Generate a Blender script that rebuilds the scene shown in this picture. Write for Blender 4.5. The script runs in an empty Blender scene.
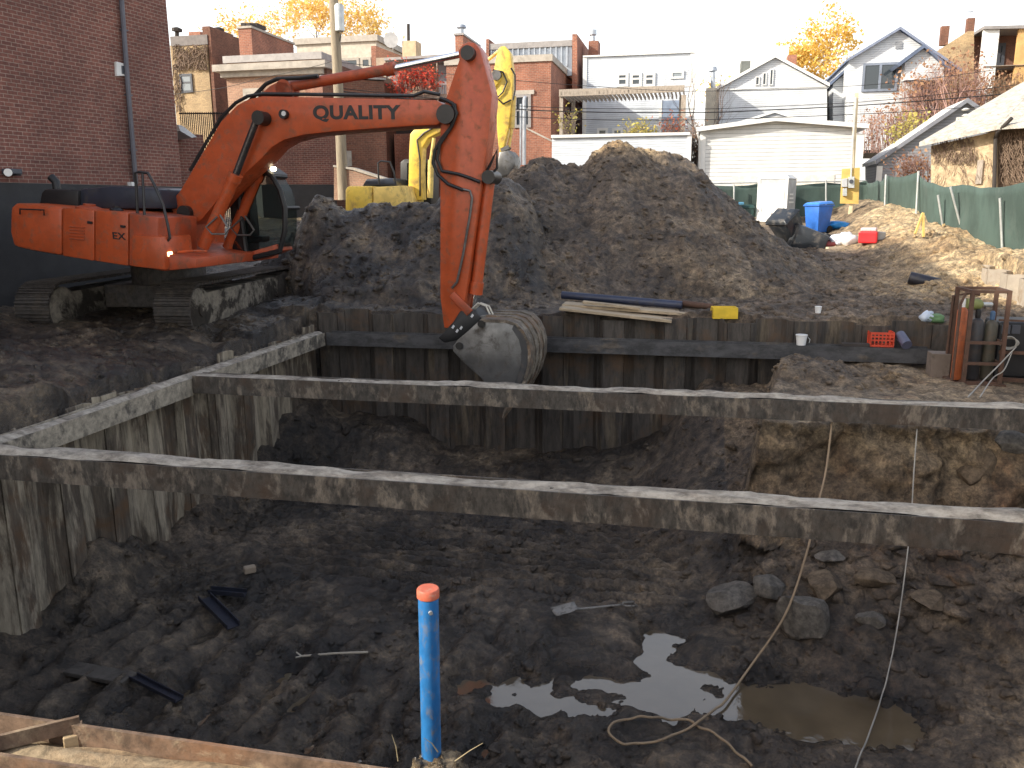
CAMSIGN = 1; SUN_EL = 29.0; SUN_S = 3.2; SKY_S = .13; EXPO = 1.0; VEIL = .6
LB_H1 = 11.0; LB_H2 = 7.8
import bpy, bmesh, math, random
import numpy as np
from mathutils import Vector, Matrix
random.seed(7); RNG = np.random.default_rng(11)
scene = bpy.context.scene
col = scene.collection
R = math.radians

# ------------------------------------------------------------------ camera maths (metres, camera at the origin, +y away)
FPX = 835.0; PITCH = math.atan(179 / 835); ROLL = 0.007
_c, _s = math.cos(PITCH), math.sin(PITCH)
_cr, _sr = math.cos(ROLL), math.sin(ROLL)
def ray(u, v):
    a = (u - 512) / FPX; b = (384 - v) / FPX
    a, b = a * _cr + b * _sr, -a * _sr + b * _cr
    return Vector((a, _c + b * _s, -_s + b * _c))
def at_z(u, v, z):
    r = ray(u, v); return r * (z / r.z)
def at_y(u, v, y):
    r = ray(u, v); return r * (y / r.y)

# pit grid: p runs along the struts, q runs away from the camera
ALPHA = R(12.5)
E1 = Vector((math.cos(ALPHA), -math.sin(ALPHA), 0)); E2 = Vector((math.sin(ALPHA), math.cos(ALPHA), 0))
def PQ(p, q, z=0.0): return E1 * p + E2 * q + Vector((0, 0, z))

# ------------------------------------------------------------------ noise
def _h(ix, iy, s):
    n = (ix.astype(np.int64) * 374761393 + iy.astype(np.int64) * 668265263 + s * 974711) & 0xffffffff
    n = ((n ^ (n >> 13)) * 1274126177) & 0xffffffff
    return ((n ^ (n >> 16)) & 0xffff) / 65535.0
def vnoise(x, y, s=0):
    x = np.asarray(x, float); y = np.asarray(y, float)
    ix = np.floor(x); iy = np.floor(y); fx = x - ix; fy = y - iy
    fx = fx * fx * (3 - 2 * fx); fy = fy * fy * (3 - 2 * fy)
    a = _h(ix, iy, s); b = _h(ix + 1, iy, s); c = _h(ix, iy + 1, s); d = _h(ix + 1, iy + 1, s)
    return (a + (b - a) * fx) * (1 - fy) + (c + (d - c) * fx) * fy
def fbm(x, y, s=0, o=4, g=0.5):
    t = 0; a = 1; n = 0
    for k in range(o):
        t = t + a * (vnoise(x * 2 ** k + 13.1 * k, y * 2 ** k + 7.7 * k, s + k) - .5); n += a; a *= g
    return t / n * 2
def cells(x, y, s=0):
    ix = np.floor(x); iy = np.floor(y); best = np.full(np.shape(x), 9.0)
    for i in (-1, 0, 1):
        for j in (-1, 0, 1):
            px = ix + i + _h(ix + i, iy + j, s); py = iy + j + _h(ix + i, iy + j, s + 50)
            best = np.minimum(best, (px - x) ** 2 + (py - y) ** 2)
    return np.sqrt(best)
def clumps(x, y, size, s=0):
    "rounded lumps 0..1 of about the given size"
    wx = x + .3 * size * fbm(x / size * .9, y / size * .9, s + 3, 2); wy = y + .3 * size * fbm(x / size * .9, y / size * .9, s + 9, 2)
    d = cells(wx / size, wy / size, s)
    return np.sqrt(np.clip(1 - (d / .75) ** 2, 0, 1))
def sm(a, b, x): t = np.clip((x - a) / (b - a), 0, 1); return t * t * (3 - 2 * t)

# ------------------------------------------------------------------ materials
def newmat(name):
    m = bpy.data.materials.new(name); m.use_nodes = True
    nt = m.node_tree; return m, nt, nt.nodes['Principled BSDF']
def nd(nt, t, **k):
    n = nt.nodes.new(t)
    for a, v in k.items():
        if a.startswith('_'): n.inputs[a[1:]].default_value = v
        else: setattr(n, a, v)
    return n
def ramp(nt, src, stops):
    r = nd(nt, 'ShaderNodeValToRGB'); e = r.color_ramp.elements
    while len(e) < len(stops): e.new(.5)
    for x, (pos, c) in zip(e, stops):
        x.position = pos; x.color = (*c, 1) if len(c) == 3 else c
    nt.links.new(src, r.inputs[0]); return r
def coords(nt, kind='Object'): return nd(nt, 'ShaderNodeTexCoord').outputs[kind]
def noise(nt, vec, scale, detail=6, rough=.6, dist=0.0):
    n = nd(nt, 'ShaderNodeTexNoise', _Scale=scale, _Detail=detail, _Roughness=rough, _Distortion=dist)
    nt.links.new(vec, n.inputs['Vector']); return n.outputs['Fac']
def mixc(nt, fac, a, b, mode='MIX'):
    m = nd(nt, 'ShaderNodeMix', data_type='RGBA', blend_type=mode)
    for sock, v in ((m.inputs[0], fac), (m.inputs[6], a), (m.inputs[7], b)):
        if isinstance(v, (int, float)): sock.default_value = v
        elif isinstance(v, tuple): sock.default_value = (*v, 1)
        else: nt.links.new(v, sock)
    return m.outputs[2]
def bump(nt, bs, h, strength, dist):
    b = nd(nt, 'ShaderNodeBump', _Strength=strength, _Distance=dist); nt.links.new(h, b.inputs['Height'])
    nt.links.new(b.outputs[0], bs.inputs['Normal']); return b
def paint(name, c, rough=.45, metal=0.0, dirt=None, amount=.5, scale=3.0, bmp=.15, var=.12, stretch=(1, 1, 1)):
    "painted / plain surface with tonal drift and patches of dirt"
    m, nt, bs = newmat(name)
    v = coords(nt); mp = nd(nt, 'ShaderNodeMapping'); mp.inputs['Scale'].default_value = stretch
    nt.links.new(v, mp.inputs[0]); v = mp.outputs[0]
    n1 = noise(nt, v, scale, 8, .65)
    lo = tuple(x * (1 - var) for x in c); hi = tuple(min(1, x * (1 + var)) for x in c)
    base = ramp(nt, n1, [(.40, lo), (.60, hi)]).outputs[0]
    if dirt:
        n2 = noise(nt, v, scale * 1.7, 10, .7, .4)
        f = ramp(nt, n2, [(max(0, .62 - amount * .3), (0, 0, 0)), (min(1, .82 - amount * .3), (1, 1, 1))]).outputs[0]
        base = mixc(nt, f, base, dirt)
        rr = nd(nt, 'ShaderNodeMapRange', _3=rough) if False else None
        mr = nd(nt, 'ShaderNodeMapRange'); mr.inputs[3].default_value = rough; mr.inputs[4].default_value = .9
        nt.links.new(f, mr.inputs[0]); nt.links.new(mr.outputs[0], bs.inputs['Roughness'])
    else:
        bs.inputs['Roughness'].default_value = rough
    nt.links.new(base, bs.inputs['Base Color']); bs.inputs['Metallic'].default_value = metal
    if bmp: bump(nt, bs, noise(nt, v, scale * 9, 6, .7), bmp, .02)
    return m
def brick(name, c1, c2, mortar, scale=1.0, dark=.0, rough=.9):
    "running bond on a vertical wall: u = x + y of the wall's own frame, v = z"
    m, nt, bs = newmat(name)
    v = coords(nt); sp = nd(nt, 'ShaderNodeSeparateXYZ'); nt.links.new(v, sp.inputs[0])
    ad = nd(nt, 'ShaderNodeMath', operation='ADD'); nt.links.new(sp.outputs[0], ad.inputs[0]); nt.links.new(sp.outputs[1], ad.inputs[1])
    cb = nd(nt, 'ShaderNodeCombineXYZ'); nt.links.new(ad.outputs[0], cb.inputs[0]); nt.links.new(sp.outputs[2], cb.inputs[1])
    b = nd(nt, 'ShaderNodeTexBrick', _Scale=1.0 / scale); nt.links.new(cb.outputs[0], b.inputs['Vector'])
    b.inputs['Brick Width'].default_value = .215; b.inputs['Row Height'].default_value = .0765
    b.inputs['Mortar Size'].default_value = .007; b.inputs['Mortar Smooth'].default_value = .25; b.inputs['Bias'].default_value = -.1
    b.inputs['Color1'].default_value = (*c1, 1); b.inputs['Color2'].default_value = (*c2, 1); b.inputs['Mortar'].default_value = (*mortar, 1)
    n = noise(nt, v, .7, 6, .6); f = ramp(nt, n, [(.38, (.74, .74, .75)), (.62, (1.16, 1.13, 1.1))]).outputs[0]
    cc = mixc(nt, 1.0, b.outputs['Color'], f, 'MULTIPLY')
    n3 = noise(nt, v, 14, 3, .5); cc = mixc(nt, .35, cc, ramp(nt, n3, [(.4, (.6, .6, .6)), (.6, (1.35, 1.3, 1.25))]).outputs[0], 'MULTIPLY')
    nt.links.new(cc, bs.inputs['Base Color']); bs.inputs['Roughness'].default_value = rough
    iv = nd(nt, 'ShaderNodeMath', operation='SUBTRACT'); iv.inputs[0].default_value = 1; nt.links.new(b.outputs['Fac'], iv.inputs[1])
    bump(nt, bs, iv.outputs[0], .5, .01); return m
def siding(name, c, lap=.11, rough=.55):
    "horizontal lap boards"
    m, nt, bs = newmat(name); v = coords(nt); sp = nd(nt, 'ShaderNodeSeparateXYZ'); nt.links.new(v, sp.inputs[0])
    dv = nd(nt, 'ShaderNodeMath', operation='DIVIDE'); dv.inputs[1].default_value = lap; nt.links.new(sp.outputs[2], dv.inputs[0])
    fr = nd(nt, 'ShaderNodeMath', operation='FRACT'); nt.links.new(dv.outputs[0], fr.inputs[0])
    n = noise(nt, v, 1.3, 5, .6)
    base = ramp(nt, n, [(.4, tuple(x * .86 for x in c)), (.6, c)]).outputs[0]
    gap = ramp(nt, fr.outputs[0], [(.0, (.30, .30, .32)), (.17, (1, 1, 1))]).outputs[0]
    nt.links.new(mixc(nt, 1.0, base, gap, 'MULTIPLY'), bs.inputs['Base Color'])
    iv = nd(nt, 'ShaderNodeMath', operation='SUBTRACT'); iv.inputs[0].default_value = 1; nt.links.new(fr.outputs[0], iv.inputs[1])
    bs.inputs['Roughness'].default_value = rough; bump(nt, bs, iv.outputs[0], .8, .02); return m
def glassy(name, c=(.02, .025, .03), rough=.06):
    m, nt, bs = newmat(name); bs.inputs['Base Color'].default_value = (*c, 1); bs.inputs['Roughness'].default_value = rough
    bs.inputs['Specular IOR Level'].default_value = .8; return m
def lamp(name, c, s):
    m, nt, bs = newmat(name); bs.inputs['Base Color'].default_value = (*c, 1)
    bs.inputs['Emission Color'].default_value = (*c, 1); bs.inputs['Emission Strength'].default_value = s; return m
def leafmat(name, c1, c2):
    m, nt, bs = newmat(name); oi = nd(nt, 'ShaderNodeNewGeometry')
    r = ramp(nt, oi.outputs['Random Per Island'], [(0, c1), (1, c2)])
    nt.links.new(r.outputs[0], bs.inputs['Base Color']); bs.inputs['Roughness'].default_value = .6
    tr = nd(nt, 'ShaderNodeBsdfTranslucent'); nt.links.new(r.outputs[0], tr.inputs[0])
    mx = nd(nt, 'ShaderNodeMixShader'); mx.inputs[0].default_value = .45
    out = nt.nodes['Material Output']; nt.links.new(bs.outputs[0], mx.inputs[1]); nt.links.new(tr.outputs[0], mx.inputs[2]); nt.links.new(mx.outputs[0], out.inputs[0])
    return m
MUD = (.045, .037, .03); CLAY = (.105, .086, .068); SAND = (.40, .29, .18)

# ------------------------------------------------------------------ objects
def put(o, label=None, cat=None, group=None, kind=None):
    if label: o['label'] = label
    if cat: o['category'] = cat
    if group: o['group'] = group
    if kind: o['kind'] = kind
    return o
def empty(name, loc, ang=0.0, label=None, cat=None, group=None):
    o = bpy.data.objects.new(name, None); col.objects.link(o); o.location = loc; o.rotation_euler = (0, 0, ang)
    o.empty_display_size = .2
    return put(o, label, cat, group)
def world_of(o):
    m = Matrix.Translation(o.location) @ o.rotation_euler.to_matrix().to_4x4()
    return world_of(o.parent) @ m if o.parent else m
class MB:
    "collects shapes in world coordinates; build() links them as one mesh object"
    def __init__(s): s.v = []; s.f = []
    def add(s, vs, fs):
        b = len(s.v); s.v += [Vector(x) for x in vs]; s.f += [tuple(b + i for i in f) for f in fs]; return s
    def hexa(s, a): # 8 corners: bottom 4 ccw, top 4
        return s.add(a, [(3, 2, 1, 0), (4, 5, 6, 7), (0, 1, 5, 4), (1, 2, 6, 5), (2, 3, 7, 6), (3, 0, 4, 7)])
    def obox(s, o, ax, ay, az): # corner + three edge vectors
        o = Vector(o); return s.hexa([o, o + ax, o + ax + ay, o + ay, o + az, o + ax + az, o + ax + ay + az, o + ay + az])
    def cbox(s, c, dx, dy, dz, ang=0.0, tilt=None):
        m = Matrix.Rotation(ang, 3, 'Z')
        if tilt is not None: m = m @ tilt
        c = Vector(c); P = []
        for z in (-1, 1):
            for x, y in ((-1, -1), (1, -1), (1, 1), (-1, 1)): P.append(c + m @ Vector((x * dx / 2, y * dy / 2, z * dz / 2)))
        return s.hexa(P)
    def bar(s, a, b, w, h, up=Vector((0, 0, 1))):
        a = Vector(a); b = Vector(b); d = (b - a).normalized(); x = d.cross(up)
        if x.length < 1e-4: x = Vector((1, 0, 0))
        x.normalize(); z = x.cross(d); x = x * w / 2; z = z * h / 2
        return s.hexa([a - x - z, a + x - z, b + x - z, b - x - z, a - x + z, a + x + z, b + x + z, b - x + z])
    def loft(s, A, B, caps=True):
        n = len(A); f = [(i, (i + 1) % n, n + (i + 1) % n, n + i) for i in range(n)]
        if caps: f += [tuple(range(n))[::-1], tuple(range(n, 2 * n))]
        return s.add(list(A) + list(B), f)
    def tube(s, pts, r, seg=8, caps=True):
        pts = [Vector(p) for p in pts]; n = len(pts); rs = r if isinstance(r, (list, tuple)) else [r] * n
        rings = []; ref = None
        for i, p in enumerate(pts):
            d = (pts[min(i + 1, n - 1)] - pts[max(i - 1, 0)])
            if d.length < 1e-9: d = Vector((0, 0, 1))
            d.normalize()
            if ref is None:
                ref = d.cross(Vector((0, 0, 1)));
                if ref.length < .05: ref = d.cross(Vector((1, 0, 0)))
            x = ref - d * ref.dot(d)
            if x.length < 1e-6: x = d.orthogonal()
            x.normalize(); ref = x; y = d.cross(x)
            rings += [p + (x * math.cos(6.28318 * k / seg) + y * math.sin(6.28318 * k / seg)) * rs[i] for k in range(seg)]
        f = []
        for i in range(n - 1):
            for k in range(seg):
                k2 = (k + 1) % seg; f.append((i * seg + k, i * seg + k2, (i + 1) * seg + k2, (i + 1) * seg + k))
        if caps: f += [tuple(range(seg))[::-1], tuple(range((n - 1) * seg, n * seg))]
        return s.add(rings, f)
    def cyl(s, a, b, r, seg=16, r2=None): return s.tube([a, b], [r, r if r2 is None else r2], seg)
    def build(s, name, mat, parent=None, smooth=False, bevel=0.0, origin=None, label=None, cat=None, group=None, kind=None):
        if not s.v: return None
        if parent: inv = world_of(parent).inverted()
        else:
            if origin is None:
                xs = [v.x for v in s.v]; ys = [v.y for v in s.v]; zs = [v.z for v in s.v]
                origin = Vector(((min(xs) + max(xs)) / 2, (min(ys) + max(ys)) / 2, min(zs)))
            inv = Matrix.Translation(-Vector(origin))
        me = bpy.data.meshes.new(name); me.from_pydata([tuple(inv @ v) for v in s.v], [], s.f); me.materials.append(mat)
        bm = bmesh.new(); bm.from_mesh(me); bmesh.ops.recalc_face_normals(bm, faces=bm.faces)
        if bevel > 0:
            ed = [e for e in bm.edges if len(e.link_faces) == 2 and e.calc_face_angle(0) > .5]
            bmesh.ops.bevel(bm, geom=ed, offset=bevel, segments=2, profile=.5, affect='EDGES', clamp_overlap=True)
        bm.to_mesh(me); bm.free()
        o = bpy.data.objects.new(name, me); col.objects.link(o)
        if parent: o.parent = parent
        else: o.location = origin
        if smooth:
            for p in me.polygons: p.use_smooth = True
            if smooth != 'all':
                try: me.set_sharp_from_angle(angle=R(38))
                except Exception: pass
        return put(o, label, cat, group, kind)
def grid_obj(name, X, Y, Z, mat, mask=None, attr=None, smooth=True):
    n, m = X.shape; me = bpy.data.meshes.new(name)
    co = np.stack([X, Y, Z], -1).reshape(-1, 3)
    i = np.arange(n * m).reshape(n, m)
    F = np.stack([i[:-1, :-1], i[:-1, 1:], i[1:, 1:], i[1:, :-1]], -1).reshape(-1, 4)
    if mask is not None:
        k = (mask[:-1, :-1] | mask[:-1, 1:] | mask[1:, 1:] | mask[1:, :-1]).reshape(-1); F = F[k]
        used = np.unique(F); re = np.full(n * m, -1); re[used] = np.arange(len(used)); F = re[F]; co = co[used]
        if attr is not None: attr = attr.reshape(-1, attr.shape[-1])[used]
    elif attr is not None: attr = attr.reshape(-1, attr.shape[-1])
    return raw_mesh(name, co, F, mat, attr, smooth)
def raw_mesh(name, co, F, mat, attr=None, smooth=True, loc=None, parent=None):
    me = bpy.data.meshes.new(name); k = F.shape[1]
    if loc is not None: co = co - np.array(loc)
    me.vertices.add(len(co)); me.vertices.foreach_set('co', np.ascontiguousarray(co, dtype=np.float32).ravel())
    me.loops.add(F.size); me.loops.foreach_set('vertex_index', np.ascontiguousarray(F, dtype=np.int32).ravel())
    me.polygons.add(len(F)); me.polygons.foreach_set('loop_start', np.arange(0, F.size, k, dtype=np.int32))
    me.update(calc_edges=True); me.validate()
    if smooth: me.polygons.foreach_set('use_smooth', np.ones(len(me.polygons), bool))
    if attr is not None:
        a = me.attributes.new('soil', 'FLOAT_COLOR', 'POINT'); a.data.foreach_set('color', np.ascontiguousarray(attr, dtype=np.float32).ravel())
    me.materials.append(mat)
    o = bpy.data.objects.new(name, me); col.objects.link(o)
    if loc is not None: o.location = loc
    if parent: o.parent = parent
    return o

class Frame:
    "an upright local frame: e1 along the facade, e2 away from the viewer; traces outlines at real distance"
    def __init__(s, name, label, cat, u, v, y, deg=12.5, group=None, z=None, loc=None):
        s.P = Vector(loc) if loc is not None else at_y(u, v, y)
        if z is not None: s.P.z = z
        a = R(deg); s.e1 = Vector((math.cos(a), -math.sin(a), 0)); s.e2 = Vector((math.sin(a), math.cos(a), 0))
        s.root = empty(name, s.P, -a, label, cat, group)
    def S(s, u, v, t=0.0):
        "world point where the sight line meets the frame's plane at depth t"
        r = ray(u, v); return r * ((t + s.P.dot(s.e2)) / r.dot(s.e2))
    def prism(s, mb, pts, t0, t1):
        A = [s.S(u, v, t0) for u, v in pts]; return mb.loft(A, [p + s.e2 * (t1 - t0) for p in A])
    def bx(s, mb, u0, v0, u1, v1, t0, t1): # upright box from two opposite pixel corners on plane t0
        a = s.S(u0, v0, t0); b = s.S(u1, v1, t0); w = (b - a).dot(s.e1); mn = min(a.z, b.z); h = abs(a.z - b.z)
        o = Vector((a.x, a.y, mn))
        return mb.obox(o, s.e1 * w, s.e2 * (t1 - t0), Vector((0, 0, h)))
    def part(s, name, mat, fn, bevel=0, smooth=False, parent=None):
        mb = MB(); fn(mb); return mb.build(name, mat, parent or s.root, smooth, bevel)
    def window(s, u0, v0, u1, v1, t, fm, gm, bars=1, fw=.07, name='window', hbar=True):
        a = s.S(u0, v1, t); b = s.S(u1, v0, t); w = (b - a).dot(s.e1); h = b.z - a.z
        if h < 0: a = Vector((a.x, a.y, b.z)); h = -h
        U = Vector((0, 0, 1)); mb = MB(); n = -s.e2
        mb.obox(a, s.e1 * w, n * .06, U * fw); mb.obox(a + U * (h - fw), s.e1 * w, n * .06, U * fw)
        for k in range(bars + 1):
            x = (w - fw) * k / bars
            mb.obox(a + s.e1 * x + U * fw, s.e1 * fw, n * .06, U * (h - 2 * fw))
        if hbar: mb.obox(a + U * h * .5 + s.e1 * fw + n * .004, s.e1 * (w - 2 * fw), n * .045, U * fw * .7)
        f = mb.build(name, fm, s.root); pb = MB(); pb.obox(a + s.e1 * fw * .5 + U * fw * .5 + n * .002, s.e1 * (w - fw), n * .02, U * (h - fw)); pb.build('pane', gm, f)
        return f
# ------------------------------------------------------------------ the ground: pit, benches and the lot around it
PL, QN, QF = -7.62, 2.78, 15.50      # pit edges (left, near, far)
def _gz(x, y, detail=True):
    x = np.asarray(x, float); y = np.asarray(y, float)
    p = x * E1.x + y * E1.y; q = x * E2.x + y * E2.y
    n1 = fbm(x * .45, y * .45, 1, 3); n2 = fbm(x * 1.3, y * 1.3, 5, 4)
    # floor
    f = -4.915 + .07 * n1 + .05 * n2
    for (cp, cq, rp, rq, d) in PUD:
        f = f - (d * .74 + .03) * np.exp(-(((p - cp) / rp) ** 2 + ((q - cq) / rq) ** 2) ** 1.5)
    lump = clumps(x, y, .8, 21)
    f = f + (1 - sm(PL + .15, PL + .95 + .4 * n2, p)) * (.08 + .85 * np.clip(vnoise(q * .8, q * 0, 4) - .25, 0, 1) + .15 * lump)      # mud slumped along the left piles
    f = f + .55 * sm(13.4, 15.0, q + .3 * n2) * (1 - sm(-5.8, -4.4, p)) + .25 * sm(13.8, 15, q)
    f = f + .75 * sm(12.8, 15.0, q + .4 * n1) * sm(-2.2, .8, p)
    f = f + .8 * sm(10.3, 12.0, q) * sm(-.9, .6, p)
    rub = sm(.1, 1.6, p + .35 * n2 - .12 * (q - 9))
    f = f + rub * 1.05 * sm(8.3, 10.75, q + .35 * n1)
    f = f + .55 * sm(2.9, 6.5, p + .4 * n1) * sm(6.3, 8.0, q) + .5 * sm(5, 7, p)
    f = f + 1.1 * (1 - sm(2.9, 4.7, q))
    # bench in the far right corner with a cut face
    edge = .72 + (q - 10.9) * .17 + .12 * n2
    bz = -2.76 + .05 * n2 + .26 * clumps(x, y, .42, 8) * sm(12.5, 13.3, q) * (1 - sm(14.2, 14.7, q)) * (1 - sm(1.9, 3.0, p))
    face = sm(10.62, 10.98, q + .10 * n2 + .05 * fbm(x * 4, y * 4, 2, 2)) * sm(edge - .14, edge + .14, p)
    f = np.where(q > 10.9, np.minimum(f, -3.3 + 0 * f), f); f = f * (1 - face) + bz * face
    # heap round the blue pipe
    d = np.sqrt((p + 1.42) ** 2 + ((q - 4.24) * 1.15) ** 2)
    f = np.maximum(f, -3.40 + .06 * lump - np.clip(d - .14, 0, 9) * 2.1)
    # lot
    g = -2.11 + .10 * n1 + .07 * n2 + .52 * sm(17, 27, y) + .5 * sm(27, 40, y)
    g = g - .22 * (1 - sm(-8.6, -7.7, -p - 16.3)) * 0
    g = g - (.46 - .16 * lump) * np.exp(-np.abs((p + 7.6) / .75) ** 1.6) * .75 * (q > 2.7) * (q < 15.3) + .10 * lump * (p < PL)
    dtr = np.abs(p + 7.32 + .25 * n2 - .08 * (q - 12)); g = g + 0 * dtr
    t = sm(3.9, 6.3, p + .5 * n1) * sm(19.2, 21.6, q + .5 * n2)
    terr = -1.60 + .78 * sm(20, 28, y) + .13 * n2 + .08 * n1 + .28 * np.exp(-((p - 5.4) / 1.6) ** 2 - ((q - 22.4) / 2.2) ** 2) * (1 + n2)
    g = g * (1 - t) + np.maximum(terr, g) * t
    step = (p > 6.34) & (q <= 21.3); g = np.where(step, np.maximum(g, -1.45 + .05 * n2), g)
    g = g - .17 * sm(-12.5, -11, p) * (1 - sm(-7.9, -7.3, p)) * sm(8, 11, q) * (1 - sm(17.5, 19, q)) + .06 * lump * (p < PL) * (q < 19)
    g = g + .9 * sm(-12, -40, -np.abs(x - 3) * 0 - np.hypot(x, y))  # flat far away
    near = -2.60 + .04 * n2 + 1.0 * (1 - sm(.6, 2.2, q))
    g = np.where(q < QN, near, g)
    inpit = (p > PL) & (q > QN) & (q < QF) & (p < 6.7)
    z = np.where(inpit, f, g)
    if detail:
        c1 = clumps(x, y, .30, 31); c2 = clumps(x, y, .13, 33); r = fbm(x * 7, y * 7, 12, 3)
        wet = inpit & (z < -4.6)
        rough = np.where(wet, .42, 1.0) * np.where(q < QN, .25, 1)
        amt = sm(-.35, .45, fbm(x * .8, y * .8, 44, 3)) * .8 + .2
        rough = np.where(inpit & (z > -3.0), .55, rough)
        z = z + rough * amt * (.07 * c1 + .06 * c2 + .022 * clumps(x, y, .065, 35)) + .04 * r + np.where(wet, .06 * fbm(x * 3.1, y * 3.1, 91, 5, .6) + (.3 + .7 * sm(-.3, .3, fbm(x * .7, y * .7, 97, 2))) * (.03 - .10 * np.abs(fbm(x * 3.6, y * 3.6, 95, 4, .55)) ** .8), 0) * np.where(q < QN, .5, 1)
        # tread marks and machine furrows on the floor
        rut = np.sin((q * 1.0 + .22 * n1) * 6.283 / .24) * sm(-.1, .4, fbm(p * .5, q * .5, 61, 2) + .3) * sm(9.4, 10.2, q) * (1 - sm(12.3, 13, q)) * (1 - sm(-.6, .4, p)) * sm(-6.3, -5.5, p)
        fur = np.sin((p + .25 * n2) * 6.283 / .42) * sm(5.2, 5.9, q) * (1 - sm(8.2, 9, q)) * (1 - sm(-1.8, -.8, p))
        z = z + np.where(wet, .085 * rut + .055 * fur, 0)
        track = np.sin(q * 6.283 / .2) * sm(-8.1, -8.4, p) if False else 0
    return z
PUD = []
for (u, v, rp, rq, d) in [(775, 690, .70, .36, .16), (860, 706, .75, .36, .16), (790, 716, .8, .42, .18), (872, 730, .6, .40, .16), (755, 712, .5, .2, .13), (700, 672, .3, .2, .10), (500, 690, .50, .34, .22), (555, 706, .55, .24, .20), (590, 680, .4, .2, .16),
                          (662, 640, .30, .34, .18), (672, 690, .36, .6, .18), (600, 690, .9, .3, .06), (255, 568, .40, .2, .09), (640, 660, .3, .2, .08)]:
    w = at_z(u, v, -5.0); PUD.append((w.dot(E1), w.dot(E2), rp, rq, d))
def gz(x, y): return float(_gz(np.array([x]), np.array([y]))[0])
def hit(u, v, y0=2.5, y1=60.0):
    "where a sight line first meets the ground"
    r = ray(u, v); ys = np.arange(y0, y1, .03); k = ys / r.y
    z = _gz(r.x * k, ys); below = r.z * k < z
    i = int(np.argmax(below)) if below.any() else len(ys) - 1
    return Vector((r.x * k[i], ys[i], z[i]))

def earth(name, wet=1.0):
    m, nt, bs = newmat(name); v = coords(nt)
    at = nd(nt, 'ShaderNodeAttribute', attribute_name='soil'); sp = nd(nt, 'ShaderNodeSeparateColor'); nt.links.new(at.outputs['Color'], sp.inputs[0])
    n1 = noise(nt, v, .9, 10, .68, .3); n2 = noise(nt, v, 6, 10, .72, .2); n3 = noise(nt, v, 30, 8, .7)
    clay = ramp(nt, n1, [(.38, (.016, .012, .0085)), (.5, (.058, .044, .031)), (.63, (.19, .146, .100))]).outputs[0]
    brown = ramp(nt, n1, [(.36, (.080, .059, .041)), (.5, (.140, .104, .074)), (.64, (.215, .163, .115))]).outputs[0]
    sand = ramp(nt, n1, [(.36, (.29, .195, .105)), (.5, (.47, .345, .20)), (.64, (.60, .475, .30))]).outputs[0]
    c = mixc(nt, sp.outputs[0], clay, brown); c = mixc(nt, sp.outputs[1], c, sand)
    rust = ramp(nt, noise(nt, v, 1.6, 6, .6, .5), [(.56, (0, 0, 0)), (.72, (1, 1, 1))]).outputs[0]
    mr = nd(nt, 'ShaderNodeMath', operation='MULTIPLY'); nt.links.new(rust, mr.inputs[0]); nt.links.new(sp.outputs[2], mr.inputs[1])
    c = mixc(nt, mr.outputs[0], c, (.20, .105, .05))
    c = mixc(nt, .8, c, ramp(nt, n2, [(.39, (.30, .29, .28)), (.5, (.90, .89, .87)), (.62, (1.85, 1.8, 1.68))]).outputs[0], 'MULTIPLY')
    c = mixc(nt, .75, c, ramp(nt, n3, [(.38, (.6, .6, .6)), (.62, (1.4, 1.38, 1.35))]).outputs[0], 'MULTIPLY')
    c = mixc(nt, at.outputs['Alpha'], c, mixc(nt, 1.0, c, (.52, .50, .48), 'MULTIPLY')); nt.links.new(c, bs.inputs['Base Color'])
    # wet patches shine
    w = ramp(nt, noise(nt, v, 1.1, 8, .65), [(.42, (.20,) * 3), (.6, (.62,) * 3)]).outputs[0]
    rr = mixc(nt, sp.outputs[0], w, (.93, .93, .93)); rr = mixc(nt, sp.outputs[1], rr, (.95, .95, .95)); rr = mixc(nt, at.outputs['Alpha'], rr, (.16, .16, .16))
    nt.links.new(rr, bs.inputs['Roughness']); bs.inputs['Specular IOR Level'].default_value = .75
    b1 = bump(nt, bs, n3, .8, .035); b2 = nd(nt, 'ShaderNodeBump', _Strength=1.0, _Distance=.09); nt.links.new(n2, b2.inputs['Height']); nt.links.new(b2.outputs[0], b1.inputs['Normal'])
    return m
EARTH = earth('earth')
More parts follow.
